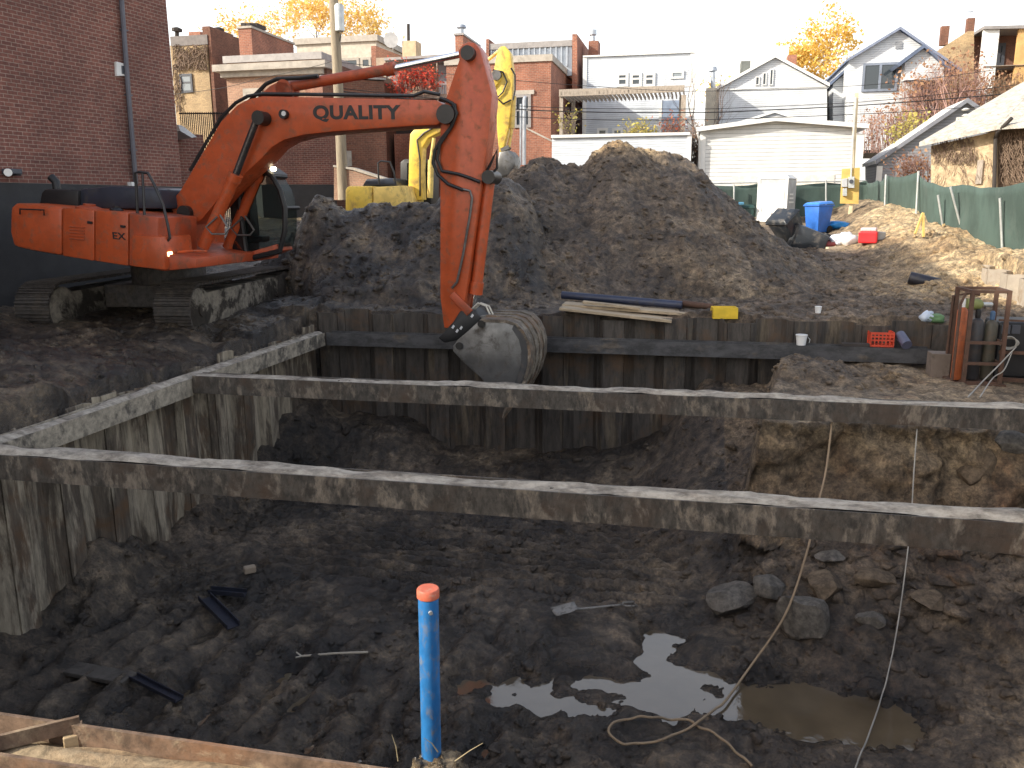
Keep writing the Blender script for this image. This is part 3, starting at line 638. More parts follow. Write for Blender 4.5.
for a in [(803, 640, .42, 'largest pale grey boulder on the rubble slope, split down its face', M_ROCK, 1, (.8, .7, 1.0)), (742, 612, .34, 'dark grey boulder left of the largest pale boulder', M_ROCK, 2, (1.2, 1, .7)),
          (772, 596, .24, 'grey boulder wedged behind the largest pale boulder', M_ROCK, 3, (1, 1, .8)), (826, 598, .27, 'blocky tan boulder right behind the largest pale boulder', M_ROCKT, 4, (1.1, 1, .8)),
          (874, 589, .24, 'flat tan boulder in the middle of the rubble slope', M_ROCKT, 5, (1.3, 1, .6)), (836, 560, .18, 'small grey boulder just under the near strut', M_ROCK, 6, (1.4, 1, .5)),
          (976, 492, .42, 'square tan clay block standing out of the cut bank at right', M_ROCKT, 7, (.8, .8, 1.0)), (1012, 470, .30, 'grey block beside the square clay block at right edge', M_ROCK, 8, (1, .8, .8)),
          (930, 612, .2, 'rust-brown boulder near the thin grey cord', M_ROCKT, 9, (1.2, 1, .7)), (872, 630, .17, 'small grey boulder left of the thin grey cord', M_ROCK, 10, (1, 1, .8))]: boulder(*a)
# ------------------------------------------------------------------ orange excavator
OR = (.44, .078, .022)
M_OR = paint('orange_paint', OR, .38, 0, (.20, .09, .05), .34, 4.5, .04, .10)
M_ORD = paint('orange_paint_dirty', (.39, .068, .022), .5, 0, (.12, .075, .05), .42, 2.2, .06, .15)
M_BLK = paint('black_rubber', (.012, .012, .013), .5); M_HOOD = paint('dark_hood', (.035, .042, .06), .35, .2, (.06, .055, .05), .3)
M_STEEL = paint('worn_steel', (.17, .165, .16), .42, .7, (.10, .085, .07), .4, 3.5, .2); M_CHROME = paint('chrome_rod', (.75, .78, .82), .12, 1.0)
M_PIN = paint('greased_pin', (.03, .028, .027), .4, .4); M_GLASS = glassy('cab_glass', (.012, .016, .018), .12); M_GLASS.node_tree.nodes['Principled BSDF'].inputs['Specular IOR Level'].default_value = .3
_nt = M_GLASS.node_tree; _tr = nd(_nt, 'ShaderNodeBsdfTransparent'); _tr.inputs[0].default_value = (.75, .82, .78, 1); _mx = nd(_nt, 'ShaderNodeMixShader'); _mx.inputs[0].default_value = .6
_nt.links.new(_nt.nodes['Principled BSDF'].outputs[0], _mx.inputs[1]); _nt.links.new(_tr.outputs[0], _mx.inputs[2]); _nt.links.new(_mx.outputs[0], _nt.nodes['Material Output'].inputs[0]); M_RAIL = paint('dark_handrail', (.02, .02, .022), .4)
M_BUCK = paint('bucket_steel', (.15, .148, .145), .36, .55, (.085, .07, .052), .40, 2.2, .1, .25); M_BUCKB = steel_mud('bucket_mud', (.12, .098, .075), (.31, .265, .205), .46, .75, (1, 1, 1), 3.2, (.22, .12, .06))
M_TRK = steel_mud('track_mud', (.055, .047, .041), (.10, .082, .066), .5, .6, (1, 1, 1), 3.5); M_TFR = steel_mud('track_frame_paint', (.20, .175, .14), (.045, .036, .028), .58, .6, (1, 1, 1), 1.8)
M_DECAL = paint('black_lettering', (.015, .014, .014), .5); M_LAMPON = lamp('lit_headlamp', (1, .72, .30), 5)
X = Frame('excavator', 'large orange tracked excavator with QUALITY on its boom beside the pit', 'excavator', 0, 0, 0, 14.0, loc=(-6.3, 15.6, -2.2))
ex = X.root
def P2(fr, mb, c, r, t0, t1, seg=24): # disc across the frame at pixel c
    a = fr.S(c[0], c[1], t0); mb.cyl(a, a + fr.e2 * (t1 - t0), r, seg)
# undercarriage
TD = Vector((math.sin(R(8)), math.cos(R(8)), 0)); TS = Vector((TD.y, -TD.x, 0))
def track(corner, parent, zt=-1.33, h=1.0, L=4.85, w=.68):
    c = Vector(corner); rr = h / 2; zc = zt - rr; Ls = L - h; per = 2 * Ls + 2 * math.pi * rr; n = int(per / .19)
    def loop(s, off=0):
        s %= per; R_ = rr + off
        if s < Ls: return TD * (rr + s) + U * R_, U, TD
        s -= Ls
        if s < math.pi * rr: a = s / rr; return TD * (rr + Ls + R_ * math.sin(a)) + U * R_ * math.cos(a), TD * math.sin(a) + U * math.cos(a), TD * math.cos(a) - U * math.sin(a)
        s -= math.pi * rr
        if s < Ls: return TD * (rr + Ls - s) - U * R_, -U, -TD
        s -= Ls; a = s / rr; return TD * (rr - R_ * math.sin(a)) - U * R_ * math.cos(a), -TD * math.sin(a) - U * math.cos(a), -TD * math.cos(a) + U * math.sin(a)
    base = Vector((c.x, c.y, zc)); mb = MB()
    for i in range(n):
        o, nr, tg = loop(per * i / n); o = base + o
        mb.obox(o - tg * .085 - nr * .05, TS * -w, tg * .17, nr * .035)
        for g in (-.06, 0, .06): mb.obox(o + tg * (g - .008) - nr * .0149, TS * -w, tg * .016, nr * (.028))
    tr = mb.build('track', M_TRK, parent)
    # side frame, idler and sprocket
    mb = MB(); prof = []
    for k in range(9): a = math.pi * (k / 8 - .5); prof.append((L - rr + (rr - .2) * math.cos(a) * 1.0, (rr - .17) * math.sin(a)))
    A = [base + TS * -.06 + TD * x_ + U * z_ for x_, z_ in [(rr + .15, -rr + .19)] + prof + [(rr + .15, rr - .22)]]
    mb.loft(A, [p - TS * (w - .14) for p in A]); mb.build('track_frame', M_TFR, tr)
    mb = MB(); o = base + TD * rr; mb.tube([o + TS * -.03, o + TS * -.055, o - TS * (w - .05), o - TS * (w - .03)], [rr - .17, rr - .1, rr - .1, rr - .17], 28); mb.cyl(o + TS * .0, o - TS * w, .12, 16); mb.build('idler', M_TFR, tr, smooth=True)
    mb = MB(); o = base + TD * (L - rr); mb.tube([o + TS * -.02, o + TS * -.05, o - TS * (w - .03)], [rr - .2, rr - .1, rr - .1], 22); mb.build('sprocket', M_TRK, tr, smooth=True)
    mb = MB()
    for k in range(6): o = base + TD * (rr + .45 + k * .52) - U * (rr - .14); mb.cyl(o + TS * -.04, o - TS * (w - .04), .09, 14)
    mb.build('roller', M_TRK, tr, smooth=True)
c1 = at_z(190, 333, -2.02); c1 = at_z(191, 334, -2.2); c1.z = 0; track(c1, ex); track(c1 - TS * 2.72, ex)
mid = Vector((c1.x, c1.y, 0)) + TD * 2.4 - TS * 1.70
mb = MB(); A = [mid + TS * 1.0 * a + TD * .75 * b + U * -1.95 for a, b in ((-1, -1), (1, -1), (1, 1), (-1, 1))]; mb.hexa(A + [p + U * .45 for p in A]); mb.cyl(mid + U * -1.52, mid + U * -.98, .72, 32); mb.build('undercarriage', M_TRK, ex, bevel=.03)
# house
T0, T1 = -1.45, 1.42
X.part('counterweight', M_OR, lambda m: X.prism(m, [(10, 208), (14, 203), (61.5, 207), (61.5, 256), (30, 250.5), (13, 246.5), (9.5, 232)], T0, T1), .11, True)
sp_ = X.part('side_panel', M_OR, lambda m: X.prism(m, [(62.5, 207.5), (94, 210), (94, 261), (62.5, 256)], T0 + .01, T1), .025, True)
sp_ = X.part('side_panel', M_OR, lambda m: X.prism(m, [(94.8, 210), (128, 212.7), (128, 266), (94.8, 261)], T0 + .01, T1), .025, True)
X.part('tank', M_ORD, lambda m: X.prism(m, [(128.8, 212.8), (157.5, 217.5), (158, 268), (128.8, 266)], T0, -.35), .03, True)
def _stepbox(m):
    A = [X.S(u, v, T0 - .05) for u, v in [(131.5, 235), (161, 236.3), (165, 270.3), (131.5, 266.5)]]; B = [p + X.e2 * .82 for p in A]; B[1] = B[1] - U * .0; m.loft(A, B)
tb = X.part('toolbox', M_OR, _stepbox, .03, True)
hm = MB(); c = X.S(166.6, 254, T0 + .12); hm.cbox(c + X.e1 * .03, .05, .14, .10, -R(14)); hm.build('lamp_housing', M_BLK, tb); hm = MB(); hm.cbox(c + X.e1 * .06, .03, .10, .07, -R(14)); hm.build('headlight', M_LAMPON, tb)
st = MB(); a = X.S(178, 252, T0 + .3); st.tube([a, a + X.e1 * .30 + U * .02, a + X.e1 * .34 + X.e2 * .3, a + X.e2 * .4 + X.e1 * .05], .022, 8); st.build('step_rail', M_OR, ex, smooth=True)
def _deck(m):
    A = [X.S(u, v, T0 + .08) for u, v in [(40, 251), (164, 271), (196, 268), (196, 258), (60, 240)]]; m.loft(A, [p + X.e2 * (T1 - T0 - .16) for p in A])
X.part('deck_frame', M_ORD, _deck, .02, True)
X.part('engine_hood', M_HOOD, lambda m: X.prism(m, [(79, 189), (112, 186), (160, 189), (163, 209), (79, 209)], -.72, .9), .05, True)
X.part('air_grille', M_BLK, lambda m: X.prism(m, [(38, 208), (41, 193), (44, 189), (78, 190), (78, 210)], -.78, .85), .04, True)
X.part('exhaust_pipe', M_BLK, lambda m: m.tube([X.S(57, 190, 0), X.S(56, 182, 0), X.S(51, 177, 0)], .075, 12), 0, True)
for u, v, r in ((89.5, 209, .10), (116.5, 211, .05)):
    X.part('filler_cap', M_ORD if u < 100 else M_BLK, lambda m: m.tube([X.S(u, v, -1.15), X.S(u, v - 1.5, -1.15), X.S(u, v - 3.5, -1.15), X.S(u, v - 5, -1.15)], [r * 2.2, r * 2.2, r, r], 16), 0, True)
def _rail(m):
    t = T0 + .12
    m.tube([X.S(137.5, 213, t), X.S(136.5, 190, t), X.S(135, 173, t), X.S(139, 172, t), X.S(148, 173, t), X.S(154, 184, t), X.S(163, 204, t), X.S(168, 226, t), X.S(170, 238, t), X.S(166, 243, t), X.S(164, 241, t)], .024, 8)
    m.tube([X.S(145.5, 234, t - .1), X.S(144, 205, t - .06), X.S(142.5, 173, t)], .022, 8)
X.part('handrail', M_RAIL, _rail, 0, True)
X.part('panel_handle', M_BLK, lambda m: X.prism(m, [(120, 225), (124.5, 225.6), (124.5, 228), (120, 227.5)], T0 - .02, T0 + .008), .004)
X.part('panel_handle', M_BLK, lambda m: X.prism(m, [(87, 221), (91.5, 221.6), (91.5, 224), (87, 223.5)], T0 - .02, T0 + .008), .004)
X.part('vent_louvre', M_ORD, lambda m: [X.prism(m, [(69, v), (84, v + 1.4), (84, v + 2.2), (69, v + .8)], T0 - .012, T0 + .008) for v in (226, 229, 232, 235, 238)])
X.part('grab_rail', M_RAIL, lambda m: m.tube([X.S(20, 214, T0 - .03), X.S(20, 209, T0 - .1), X.S(44, 210, T0 - .1), X.S(44, 215, T0 - .03)], .014, 6), 0, True)
# cab on the far side
cb = X.part('cab', M_ORD, lambda m: X.prism(m, [(232, 243), (247, 262.5), (279, 251), (277, 244), (246, 253), (236, 239)], .42, .95), .02, True)
def _cabframe(m):
    for t in (.42, .93):
        loop = [X.S(u, v, t) for u, v in [(247, 258), (244, 236), (240, 205), (240, 181), (249, 171), (262, 169), (272, 176), (280, 190), (285, 208), (285, 230), (280, 251), (247, 259)]]
        m.tube(loop, .05, 8)
    for u, v in [(240, 181), (262, 169), (272, 176), (285, 208)]: a = X.S(u, v, .42); m.cyl(a, a + X.e2 * .51, .035, 8)
X.part('cab_frame', M_BLK, _cabframe, 0, True, cb)
X.part('cab_roof', M_BLK, lambda m: X.prism(m, [(238, 183), (248, 170), (262, 167), (272, 174), (262, 171.5), (249, 174), (242, 185)], .38, .97), 0, False, cb)
X.part('side_window', M_GLASS, lambda m: X.prism(m, [(244, 236), (240.5, 205), (241, 182), (250, 173), (262, 171), (271, 177), (279, 191), (284, 208), (284, 230), (279, 249), (247, 255)], .455, .475), 0, False, cb)
X.part('front_window', M_GLASS, lambda m: m.loft([X.S(u, v, .46) for u, v in [(272, 177), (280, 191), (284.5, 208), (284.5, 230), (281, 247), (280, 247), (283, 230), (283, 208), (279, 191), (271, 177)]], [X.S(u, v, .46) + X.e2 * .46 for u, v in [(272, 177), (280, 191), (284.5, 208), (284.5, 230), (281, 247), (280, 247), (283, 230), (283, 208), (279, 191), (271, 177)]]), 0, False, cb)
X.part('cab_back', M_BLK, lambda m: X.prism(m, [(228, 182), (241, 181), (246, 256), (232, 250)], .42, .93), .03, True, cb)
X.part('seat', M_BLK, lambda m: (X.prism(m, [(246, 236), (262, 236), (262, 242), (246, 244)], .55, .85), X.prism(m, [(243, 205), (249, 203), (252, 236), (246, 238)], .55, .85)), .03, True, cb)
# boom
BT = .30
boomp = [(170, 201), (179, 192), (200, 157), (221, 121), (229, 113), (237, 105), (248, 99), (262, 96), (330, 97.5), (388, 98.5), (436, 100), (442, 104), (443, 121), (436, 125), (414, 126), (370, 129), (330, 132), (303, 135), (284, 140), (272, 147), (262, 158), (250, 169), (238, 180), (222, 195), (202, 219), (193, 225), (174, 223)]
boom = X.part('boom', M_OR, lambda m: X.prism(m, boomp, -BT, BT), .025, True)
X.part('foot_pin', M_PIN, lambda m: P2(X, m, (183, 213), .13, -BT - .12, BT + .12), 0, True, boom)
X.part('boom_bracket', M_ORD, lambda m: (X.prism(m, [(258, 97), (270, 86), (278, 82), (287, 83), (291, 90), (292, 97)], -.16, -.09), X.prism(m, [(258, 97), (270, 86), (278, 82), (287, 83), (291, 90), (292, 97)], .09, .16)), 0, True, boom)
def text(fr, s, u0, v0, u1, v1, t, mat, parent, name='lettering', bold=.03, tilt=0):
    cu = bpy.data.curves.new('t', 'FONT'); cu.body = s; cu.offset = bold; cu.extrude = .002; cu.space_character = 1.07
    to = bpy.data.objects.new('t', cu); col.objects.link(to); dg = bpy.context.evaluated_depsgraph_get(); me = bpy.data.meshes.new_from_object(to.evaluated_get(dg)); bpy.data.objects.remove(to)
    xs = [v.co.x for v in me.vertices]; ys = [v.co.y for v in me.vertices]; x0, x1, y0, y1 = min(xs), max(xs), min(ys), max(ys)
    A = fr.S(u0, v1, t); B = fr.S(u1, v1, t); C = fr.S(u0, v0, t); inv = world_of(parent).inverted()
    w = (B - A); h = (C - A); h = Vector((0, 0, h.z)); w = Vector((w.x, w.y, w.z + tilt))
    for v in me.vertices: v.co = inv @ (A + w * ((v.co.x - x0) / (x1 - x0)) + h * ((v.co.y - y0) / (y1 - y0)) + fr.e2 * (-v.co.z))
    me.materials.clear(); me.materials.append(mat); o = bpy.data.objects.new(name, me); col.objects.link(o); o.parent = parent; return o
text(X, 'QUALITY', 313.5, 105.2, 401, 122.0, -BT - .004, M_DECAL, boom, bold=.042)
text(X, 'EX', 113, 232, 126, 239, T0 + .006, M_DECAL, sp_, 'lettering', .02, -.02)
X.part('boom_lamp', M_BLK, lambda m: P2(X, m, (282.5, 114), .075, -BT - .09, -BT + .02), 0, True, boom)
X.part('lamp_lens', paint('lamp_lens', (.7, .7, .68), .15), lambda m: P2(X, m, (283.5, 113.5), .04, -BT - .10, -BT - .088), 0, False, boom)
def _wl(m): c = X.S(272, 169, .5); m.cyl(c, c + X.e1 * .08 - X.e2 * .05, .04, 14)
X.part('work_light', lamp('lit_worklight', (1, .85, .55), 5), _wl, 0, True, cb)
def _hose(m):
    t = -BT - .03
    m.tube([X.S(u, v, -.12) for u, v in [(250, 101), (258, 92), (266, 84), (277, 79), (300, 78), (318, 76)]], .035, 8)
    for k, t in enumerate((-.26, -.2, -.14)): m.tube([X.S(u, v - 1.2 - .5 * (k % 2), t) for u, v in [(190, 172), (205, 146), (221, 119), (236, 104), (248, 97.5), (262, 95.2), (330, 96), (388, 97), (414, 97), (424, 93), (440, 96)]], .026, 7)
X.part('hose', M_BLK, _hose, 0, True, boom)
# lift cylinders
for t, b0, b1, r1 in ((-.47, (203, 247), (236, 174), (257.5, 117.5)), (.47, (228, 248), (259, 173), (278, 122))):
    bc = X.part('boom_cylinder', M_OR, lambda m: (m.tube([X.S(*b0, t), X.S(*b1, t)], .105, 20), m.tube([X.S(b1[0] - 3, b1[1] + 7, t), X.S(*b1, t)], .125, 20)), 0, True)
    X.part('piston_rod', paint('dull_rod', (.12, .115, .12), .25, .8), lambda m: m.tube([X.S(*b1, t), X.S(*r1, t)], .06, 16), 0, True, bc)
    X.part('pin', M_PIN, lambda m: P2(X, m, r1, .115, t - .09, t + .16) if t < 0 else P2(X, m, r1, .115, t - .16, t + .09), 0, True, bc)
    X.part('guard_loop', M_STEEL, lambda m: m.tube([X.S(b0[0] + 14, b0[1] - 30, t - .13), X.S(b0[0] + 3, b0[1] - 20, t - .15), X.S(b0[0] + 9, b0[1] - 13, t - .16), X.S(b0[0] + 22, b0[1] - 13, t - .15), X.S(b0[0] + 26, b0[1] - 18, t - .13), X.S(b0[0] + 17, b0[1] - 32, t - .12)], .018, 7), 0, True, bc)
ac = X.part('arm_cylinder', M_ORD, lambda m: (m.tube([X.S(283, 88, 0), X.S(394, 68.5, 0)], .088, 20), m.tube([X.S(386, 69.8, 0), X.S(395, 68.2, 0)], .108, 20), P2(X, m, (283, 88), .14, -.16, .16)), 0, True)
X.part('piston_rod', M_CHROME, lambda m: m.tube([X.S(395, 68.3, 0), X.S(467, 53, 0)], .052, 18), 0, True, ac)
# arm
armp = [(459, 60), (458, 51), (462, 44.5), (468, 41.5), (475, 43), (480, 50), (486, 72), (492, 95), (489, 130), (482, 180), (474, 235), (468, 280), (463, 312), (456, 328), (444, 328), (440, 297), (440, 235), (440, 124), (447, 95)]
AT = .21
arm = X.part('arm', M_OR, lambda m: X.prism(m, armp, -AT, AT), .02, True)
for c, r in (((467, 52.5), .11), ((445, 114), .15)): X.part('pin', M_PIN, lambda m: P2(X, m, c, r, -BT - .05, BT + .05), 0, True, arm)
X.part('hose', M_BLK, lambda m: [m.tube([X.S(u + du, v + dv, -AT - .05) for u, v in pl_], .028, 8) for du, dv, pl_ in ((0, 0, [(440, 98), (452, 103), (457, 113), (452, 126), (442, 138), (435, 150), (433, 163), (438, 175), (448, 184), (463, 190)]), (6, -3, [(440, 103), (449, 108), (450, 118), (444, 132), (434, 147), (431, 162), (436, 174), (452, 177), (464, 181), (474, 185)]))], 0, True, arm)
X.part('steel_pipe', M_STEEL, lambda m: m.tube([X.S(u, v, -AT - .045) for u, v in [(462, 189), (470, 191), (472, 198), (470, 215), (463, 255), (457, 282), (452, 288)]], .022, 8), 0, True, arm)
bc = X.part('bucket_cylinder', M_OR, lambda m: (m.tube([X.S(489, 181, 0), X.S(476, 290, 0)], .10, 18), m.tube([X.S(477, 282, 0), X.S(475.5, 294, 0)], .12, 18)), 0, True)
X.part('piston_rod', M_CHROME, lambda m: m.tube([X.S(475.5, 294, 0), X.S(471, 315, 0)], .05, 14), 0, True, bc)
X.part('pin', M_PIN, lambda m: P2(X, m, (488, 177), .11, -.24, .24), 0, True, bc)
X.part('hose', M_BLK, lambda m: m.tube([X.S(u, v, -.05) for u, v in [(478, 186), (490, 165), (497, 150), (497, 168), (490, 176)]], .024, 7), 0, True, bc)
X.part('linkage', M_ORD, lambda m: (m.bar(X.S(470, 313, -.24), X.S(452, 294, -.24), .06, .13), m.bar(X.S(470, 313, .24), X.S(452, 294, .24), .06, .13), m.bar(X.S(470, 313, -.13), X.S(474, 334, -.13), .08, .12), m.bar(X.S(470, 313, .13), X.S(474, 334, .13), .08, .12)), .01, True)
cp = X.part('coupler', M_BLK, lambda m: X.prism(m, [(438, 338), (444, 332), (453, 322), (460, 311), (468, 309.5), (474, 311), (482, 318), (470, 331), (458, 340), (444, 343)], -.24, .24), .02, True)
for u, v in ((453, 327), (457, 331), (461, 328), (472, 316)): X.part('sticker', paint('white_sticker', (.6, .6, .6), .5), lambda m: X.prism(m, [(u - 1.6, v + .6), (u + .2, v - 2.2), (u + 1.8, v - .8), (u, v + 2)], -.246, -.238), 0, False, cp)
X.part('hose', paint('pale_hose', (.5, .47, .4), .6), lambda m: [m.tube([X.S(u + d, v, -.1 + .05 * k) for u, v in [(470, 311), (478, 303), (486, 306), (492, 319)]], .016, 6) for k, d in enumerate((0, 3))], 0, True, cp)
# bucket
BW = .65
side = [(453, 346), (458, 339.5), (468, 331), (481, 319), (507, 320), (517, 323.5), (524, 331), (528.5, 340), (531, 352), (530.5, 366), (526, 382), (518, 396), (509, 407), (496, 396), (481, 378), (461, 360), (453, 351)]
shell = [(481, 319), (507, 320), (517, 323.5), (524, 331), (528.5, 340), (531, 352), (530.5, 366), (526, 382), (518, 396), (509, 407)]
bk = X.part('bucket', M_BUCK, lambda m: X.prism(m, side, -BW, -BW + .04), .008, True)
X.part('side_plate', M_BUCK, lambda m: X.prism(m, side, BW - .04, BW), .008, True, bk)
def _shell(m):
    A = [X.S(u, v, -BW) for u, v in shell]; ins = []
    ctr = X.S(500, 362, -BW)
    for i, p in enumerate(A): d = (ctr - p); ins.append(p + d.normalized() * .05)
    for i in range(len(A) - 1):
        o = X.e2 * (-.012); w = X.e2 * (2 * BW + .024)
        m.hexa([A[i] + o, A[i + 1] + o, ins[i + 1] + o, ins[i] + o, A[i] + o + w, A[i + 1] + o + w, ins[i + 1] + o + w, ins[i] + o + w])
X.part('bucket_shell', M_BUCKB, _shell, 0, True, bk)
for t in (-.34, -.02, .30):
    def _strap(m):
        A = [X.S(u, v, -BW) + X.e2 * (BW + t) for u, v in shell]; ctr = X.S(500, 362, -BW) + X.e2 * (BW + t)
        B = [p + (p - ctr).normalized() * .022 for p in A]; w = X.e2 * .14
        for i in range(len(A) - 1): m.hexa([A[i], A[i + 1], B[i + 1], B[i], A[i] + w, A[i + 1] + w, B[i + 1] + w, B[i] + w])
    X.part('wear_strap', M_BUCKB, _strap, 0, False, bk)
def _wear(m):
    A = [X.S(u, v, -BW - .012) for u, v in [(514, 324), (520, 329), (525.5, 338), (528, 351), (527, 366), (522, 381), (514, 394), (506, 404), (510, 392), (517, 378), (521, 364), (521.5, 351), (519, 340), (512, 329)]]
    m.loft(A, [p + X.e2 * .02 for p in A])
X.part('wear_plate', paint('dark_wear_steel', (.07, .07, .072), .4, .3, (.12, .10, .08), .4), _wear, 0, False, bk)
for t in (-.20, .20): X.part('bucket_lug', M_STEEL, lambda m: X.prism(m, [(470, 330), (480, 316), (486, 315), (510, 319), (500, 322), (482, 332)], t - .03, t + .03), .006, False, bk)
for c in ((459, 346), (481, 324)): X.part('pin', M_PIN, lambda m: P2(X, m, c, .06, -BW - .03, -.1), 0, True, bk)
for k in range(5):
    t = -BW + .06 + k * (2 * BW - .12) / 4
    X.part('tooth', M_BUCKB, lambda m: m.tube([X.S(511, 401, t), X.S(508, 408, t), X.S(503, 418, t)], [.075, .06, .018], 4), 0, False, bk)
# ------------------------------------------------------------------ yellow excavator behind the heaps
YE = (.84, .58, .09); M_YE = paint('yellow_paint', YE, .42, 0, (.35, .22, .08), .45, 1.6, .05, .1); M_YD = paint('faded_yellow', (.80, .57, .16), .5, 0, (.25, .17, .08), .4, 2)
Y = Frame('excavator', 'yellow excavator in full sun behind the dark clay heap, arm raised', 'excavator', 410, 230, 29.5, 12.0, z=-1.35)
ye = Y.root
mb = MB(); b = Y.S(352, 215, -1.3); b2 = Y.S(462, 215, -1.3); L_ = (b2 - b).dot(Y.e1)
for t in (0, 2.1):
    o = Vector((b.x, b.y, -1.35)) + Y.e2 * t; pr = []
    for k in range(16): a = 6.28318 * k / 16; pr.append(o + Y.e1 * (L_ / 2 + (L_ / 2 - .4) * (1 if math.cos(a) > 0 else -1) + .4 * math.cos(a)) + U * (.42 + .4 * math.sin(a)))
    m2 = MB(); m2.loft(pr, [p + Y.e2 * .55 for p in pr]); m2.build('track', M_TRK, ye)
Y.part('body', M_YE, lambda m: Y.prism(m, [(345, 189), (348, 186), (372, 186), (372, 212), (345, 212)], -1.3, 1.3), .06, True)
Y.part('side_panel', M_YD, lambda m: Y.prism(m, [(373, 187), (404, 185.5), (407, 198), (407, 213), (373, 212)], -1.28, 1.2), .04, True)
Y.part('engine_hood', M_HOOD, lambda m: Y.prism(m, [(362, 186), (366, 179), (392, 178), (398, 186)], -.8, .9), .05, True)
Y.part('handrail', M_RAIL, lambda m: m.tube([Y.S(u, v, -1.1) for u, v in [(379, 184), (378, 163), (381, 161), (390, 162), (394, 172), (396, 185)]], .03, 7), 0, True)
cbY = Y.part('cab', M_BLK, lambda m: Y.prism(m, [(400, 162), (404, 159), (428, 159), (431, 178), (431, 205), (400, 205)], .5, 1.5), .05, True)
Y.part('window', M_GLASS, lambda m: Y.prism(m, [(407, 163), (427, 163), (429, 178), (429, 194), (407, 194)], .48, .4999), 0, False, cbY)
byp = [(408, 200), (409, 150), (410, 134), (416, 127), (440, 117), (470, 94), (490, 72), (499, 70), (501, 80), (482, 103), (455, 124), (440, 132), (428, 138), (422, 148), (421, 170), (422, 200)]
byo = Y.part('boom', M_YE, lambda m: Y.prism(m, byp, -.26, .26), .03, True)
Y.part('boom_cylinder', M_YD, lambda m: (m.tube([Y.S(430, 198, -.42), Y.S(431, 160, -.42)], .10, 14), m.tube([Y.S(431, 160, -.42), Y.S(434, 138, -.42)], .06, 12)), 0, True)
Y.part('hose', M_BLK, lambda m: m.tube([Y.S(u, v, -.3) for u, v in [(420, 196), (420, 160), (417, 140), (424, 133), (440, 124)]], .03, 6), 0, True, byo)
am = Y.part('arm', M_YE, lambda m: Y.prism(m, [(495, 62), (498, 49), (501, 46), (505, 46), (510, 52), (513, 73), (512, 98), (508, 130), (503, 150), (499, 155), (497, 130), (496, 95), (493, 76)], -.2, .2), .03, True)
Y.part('pin', M_STEEL, lambda m: P2(Y, m, (496, 75), .16, -.34, .34), 0, True, am)
Y.part('arm_cylinder', M_YD, lambda m: (m.tube([Y.S(455, 84, 0), Y.S(487, 61, 0)], .10, 14), m.tube([Y.S(487, 61, 0), Y.S(499, 51, 0)], .055, 12)), 0, True)
Y.part('hose', M_BLK, lambda m: [m.tube([Y.S(u, v, -.25) for u, v in P_], .03, 6) for P_ in ([(493, 70), (503, 72), (507, 82), (503, 92), (497, 98), (503, 104), (511, 100)], [(511, 68), (515, 75), (515, 90), (513, 100)])], 0, True, am)
bcy = Y.part('bucket_cylinder', M_YD, lambda m: (m.tube([Y.S(513.5, 96, 0), Y.S(512, 128, 0)], .09, 12), m.tube([Y.S(512, 128, 0), Y.S(509, 147, 0)], .05, 10)), 0, True)
Y.part('linkage', M_STEEL, lambda m: (m.bar(Y.S(509, 147, -.2), Y.S(501, 150, -.2), .05, .12), m.bar(Y.S(510, 147, .2), Y.S(501, 160, .2), .05, .12)))
Y.part('bucket', M_BUCK, lambda m: Y.prism(m, [(499, 152), (509, 150), (514, 156), (515, 165), (510, 174), (500, 178), (496, 170)], -.5, .5), .05, True)

# ------------------------------------------------------------------ buildings
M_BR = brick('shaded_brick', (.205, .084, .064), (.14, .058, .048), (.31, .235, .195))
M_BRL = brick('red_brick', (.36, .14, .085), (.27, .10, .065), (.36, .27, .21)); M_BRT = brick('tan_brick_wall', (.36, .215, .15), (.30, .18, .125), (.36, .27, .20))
M_BRY = brick('yellow_brick', (.46, .34, .19), (.35, .25, .14), (.36, .28, .19)); M_BRD = brick('old_brown_brick', (.20, .085, .055), (.14, .06, .042), (.20, .14, .10))
M_FND = paint('slate_parging', (.034, .034, .036), .8, 0, (.035, .035, .04), .4); M_STONE = paint('limestone', (.40, .36, .31), .8, 0, (.3, .26, .21), .3); M_WHITE = paint('white_trim', (.70, .70, .68), .5, 0, None, var=.05)
M_SW = siding('white_siding', (.62, .64, .66)); M_SG = siding('garage_siding', (.66, .665, .65), .16); M_SGREY = siding('grey_siding', (.24, .25, .27), .12); M_SBLU = siding('bluish_white_siding', (.58, .62, .67), .10)
M_WIN = glassy('dark_window', (.035, .045, .055), .08); M_WINL = glassy('pale_window', (.22, .25, .27), .15); M_FRB = paint('dark_frame', (.06, .065, .08), .5); M_ROOFG = paint('grey_shingle', (.22, .22, .23), .9, 0, (.12, .12, .12), .4, 6); M_ROOFB = paint('blue_grey_shingle', (.10, .13, .20), .8)
M_ROOFW = paint('pale_shingle', (.58, .57, .55), .9); M_WOODG = paint('weathered_timber', (.34, .29, .24), .85, 0, (.2, .16, .12), .4, 5, .2, .2, (4, 4, 1)); M_DARK = paint('dark_timber_and_shade', (.05, .042, .038), .9)  # last one: dark timber, also the blocks that stand for shade
M_METAL = paint('ribbed_metal', (.42, .45, .49), .35, .6); M_COP = paint('coping_metal', (.30, .28, .27), .5, .3); M_THATCH = paint('old_shingle', (.45, .42, .37), .95, 0, (.22, .18, .14), .4, 5, .6, .2)
def block(fr, name, mat, u0, v0, u1, zb, t0, depth, bevel=0, parent=None):
    "box whose front face spans u0..u1 with its top at v0, standing down to height zb"
    a = fr.S(u0, v0, t0); b = fr.S(u1, v0, t0); w = (b - a).dot(fr.e1); mb = MB(); mb.obox(Vector((a.x, a.y, zb)), fr.e1 * w, fr.e2 * depth, U * (a.z - zb)); return mb.build(name, mat, parent or fr.root, False, bevel)
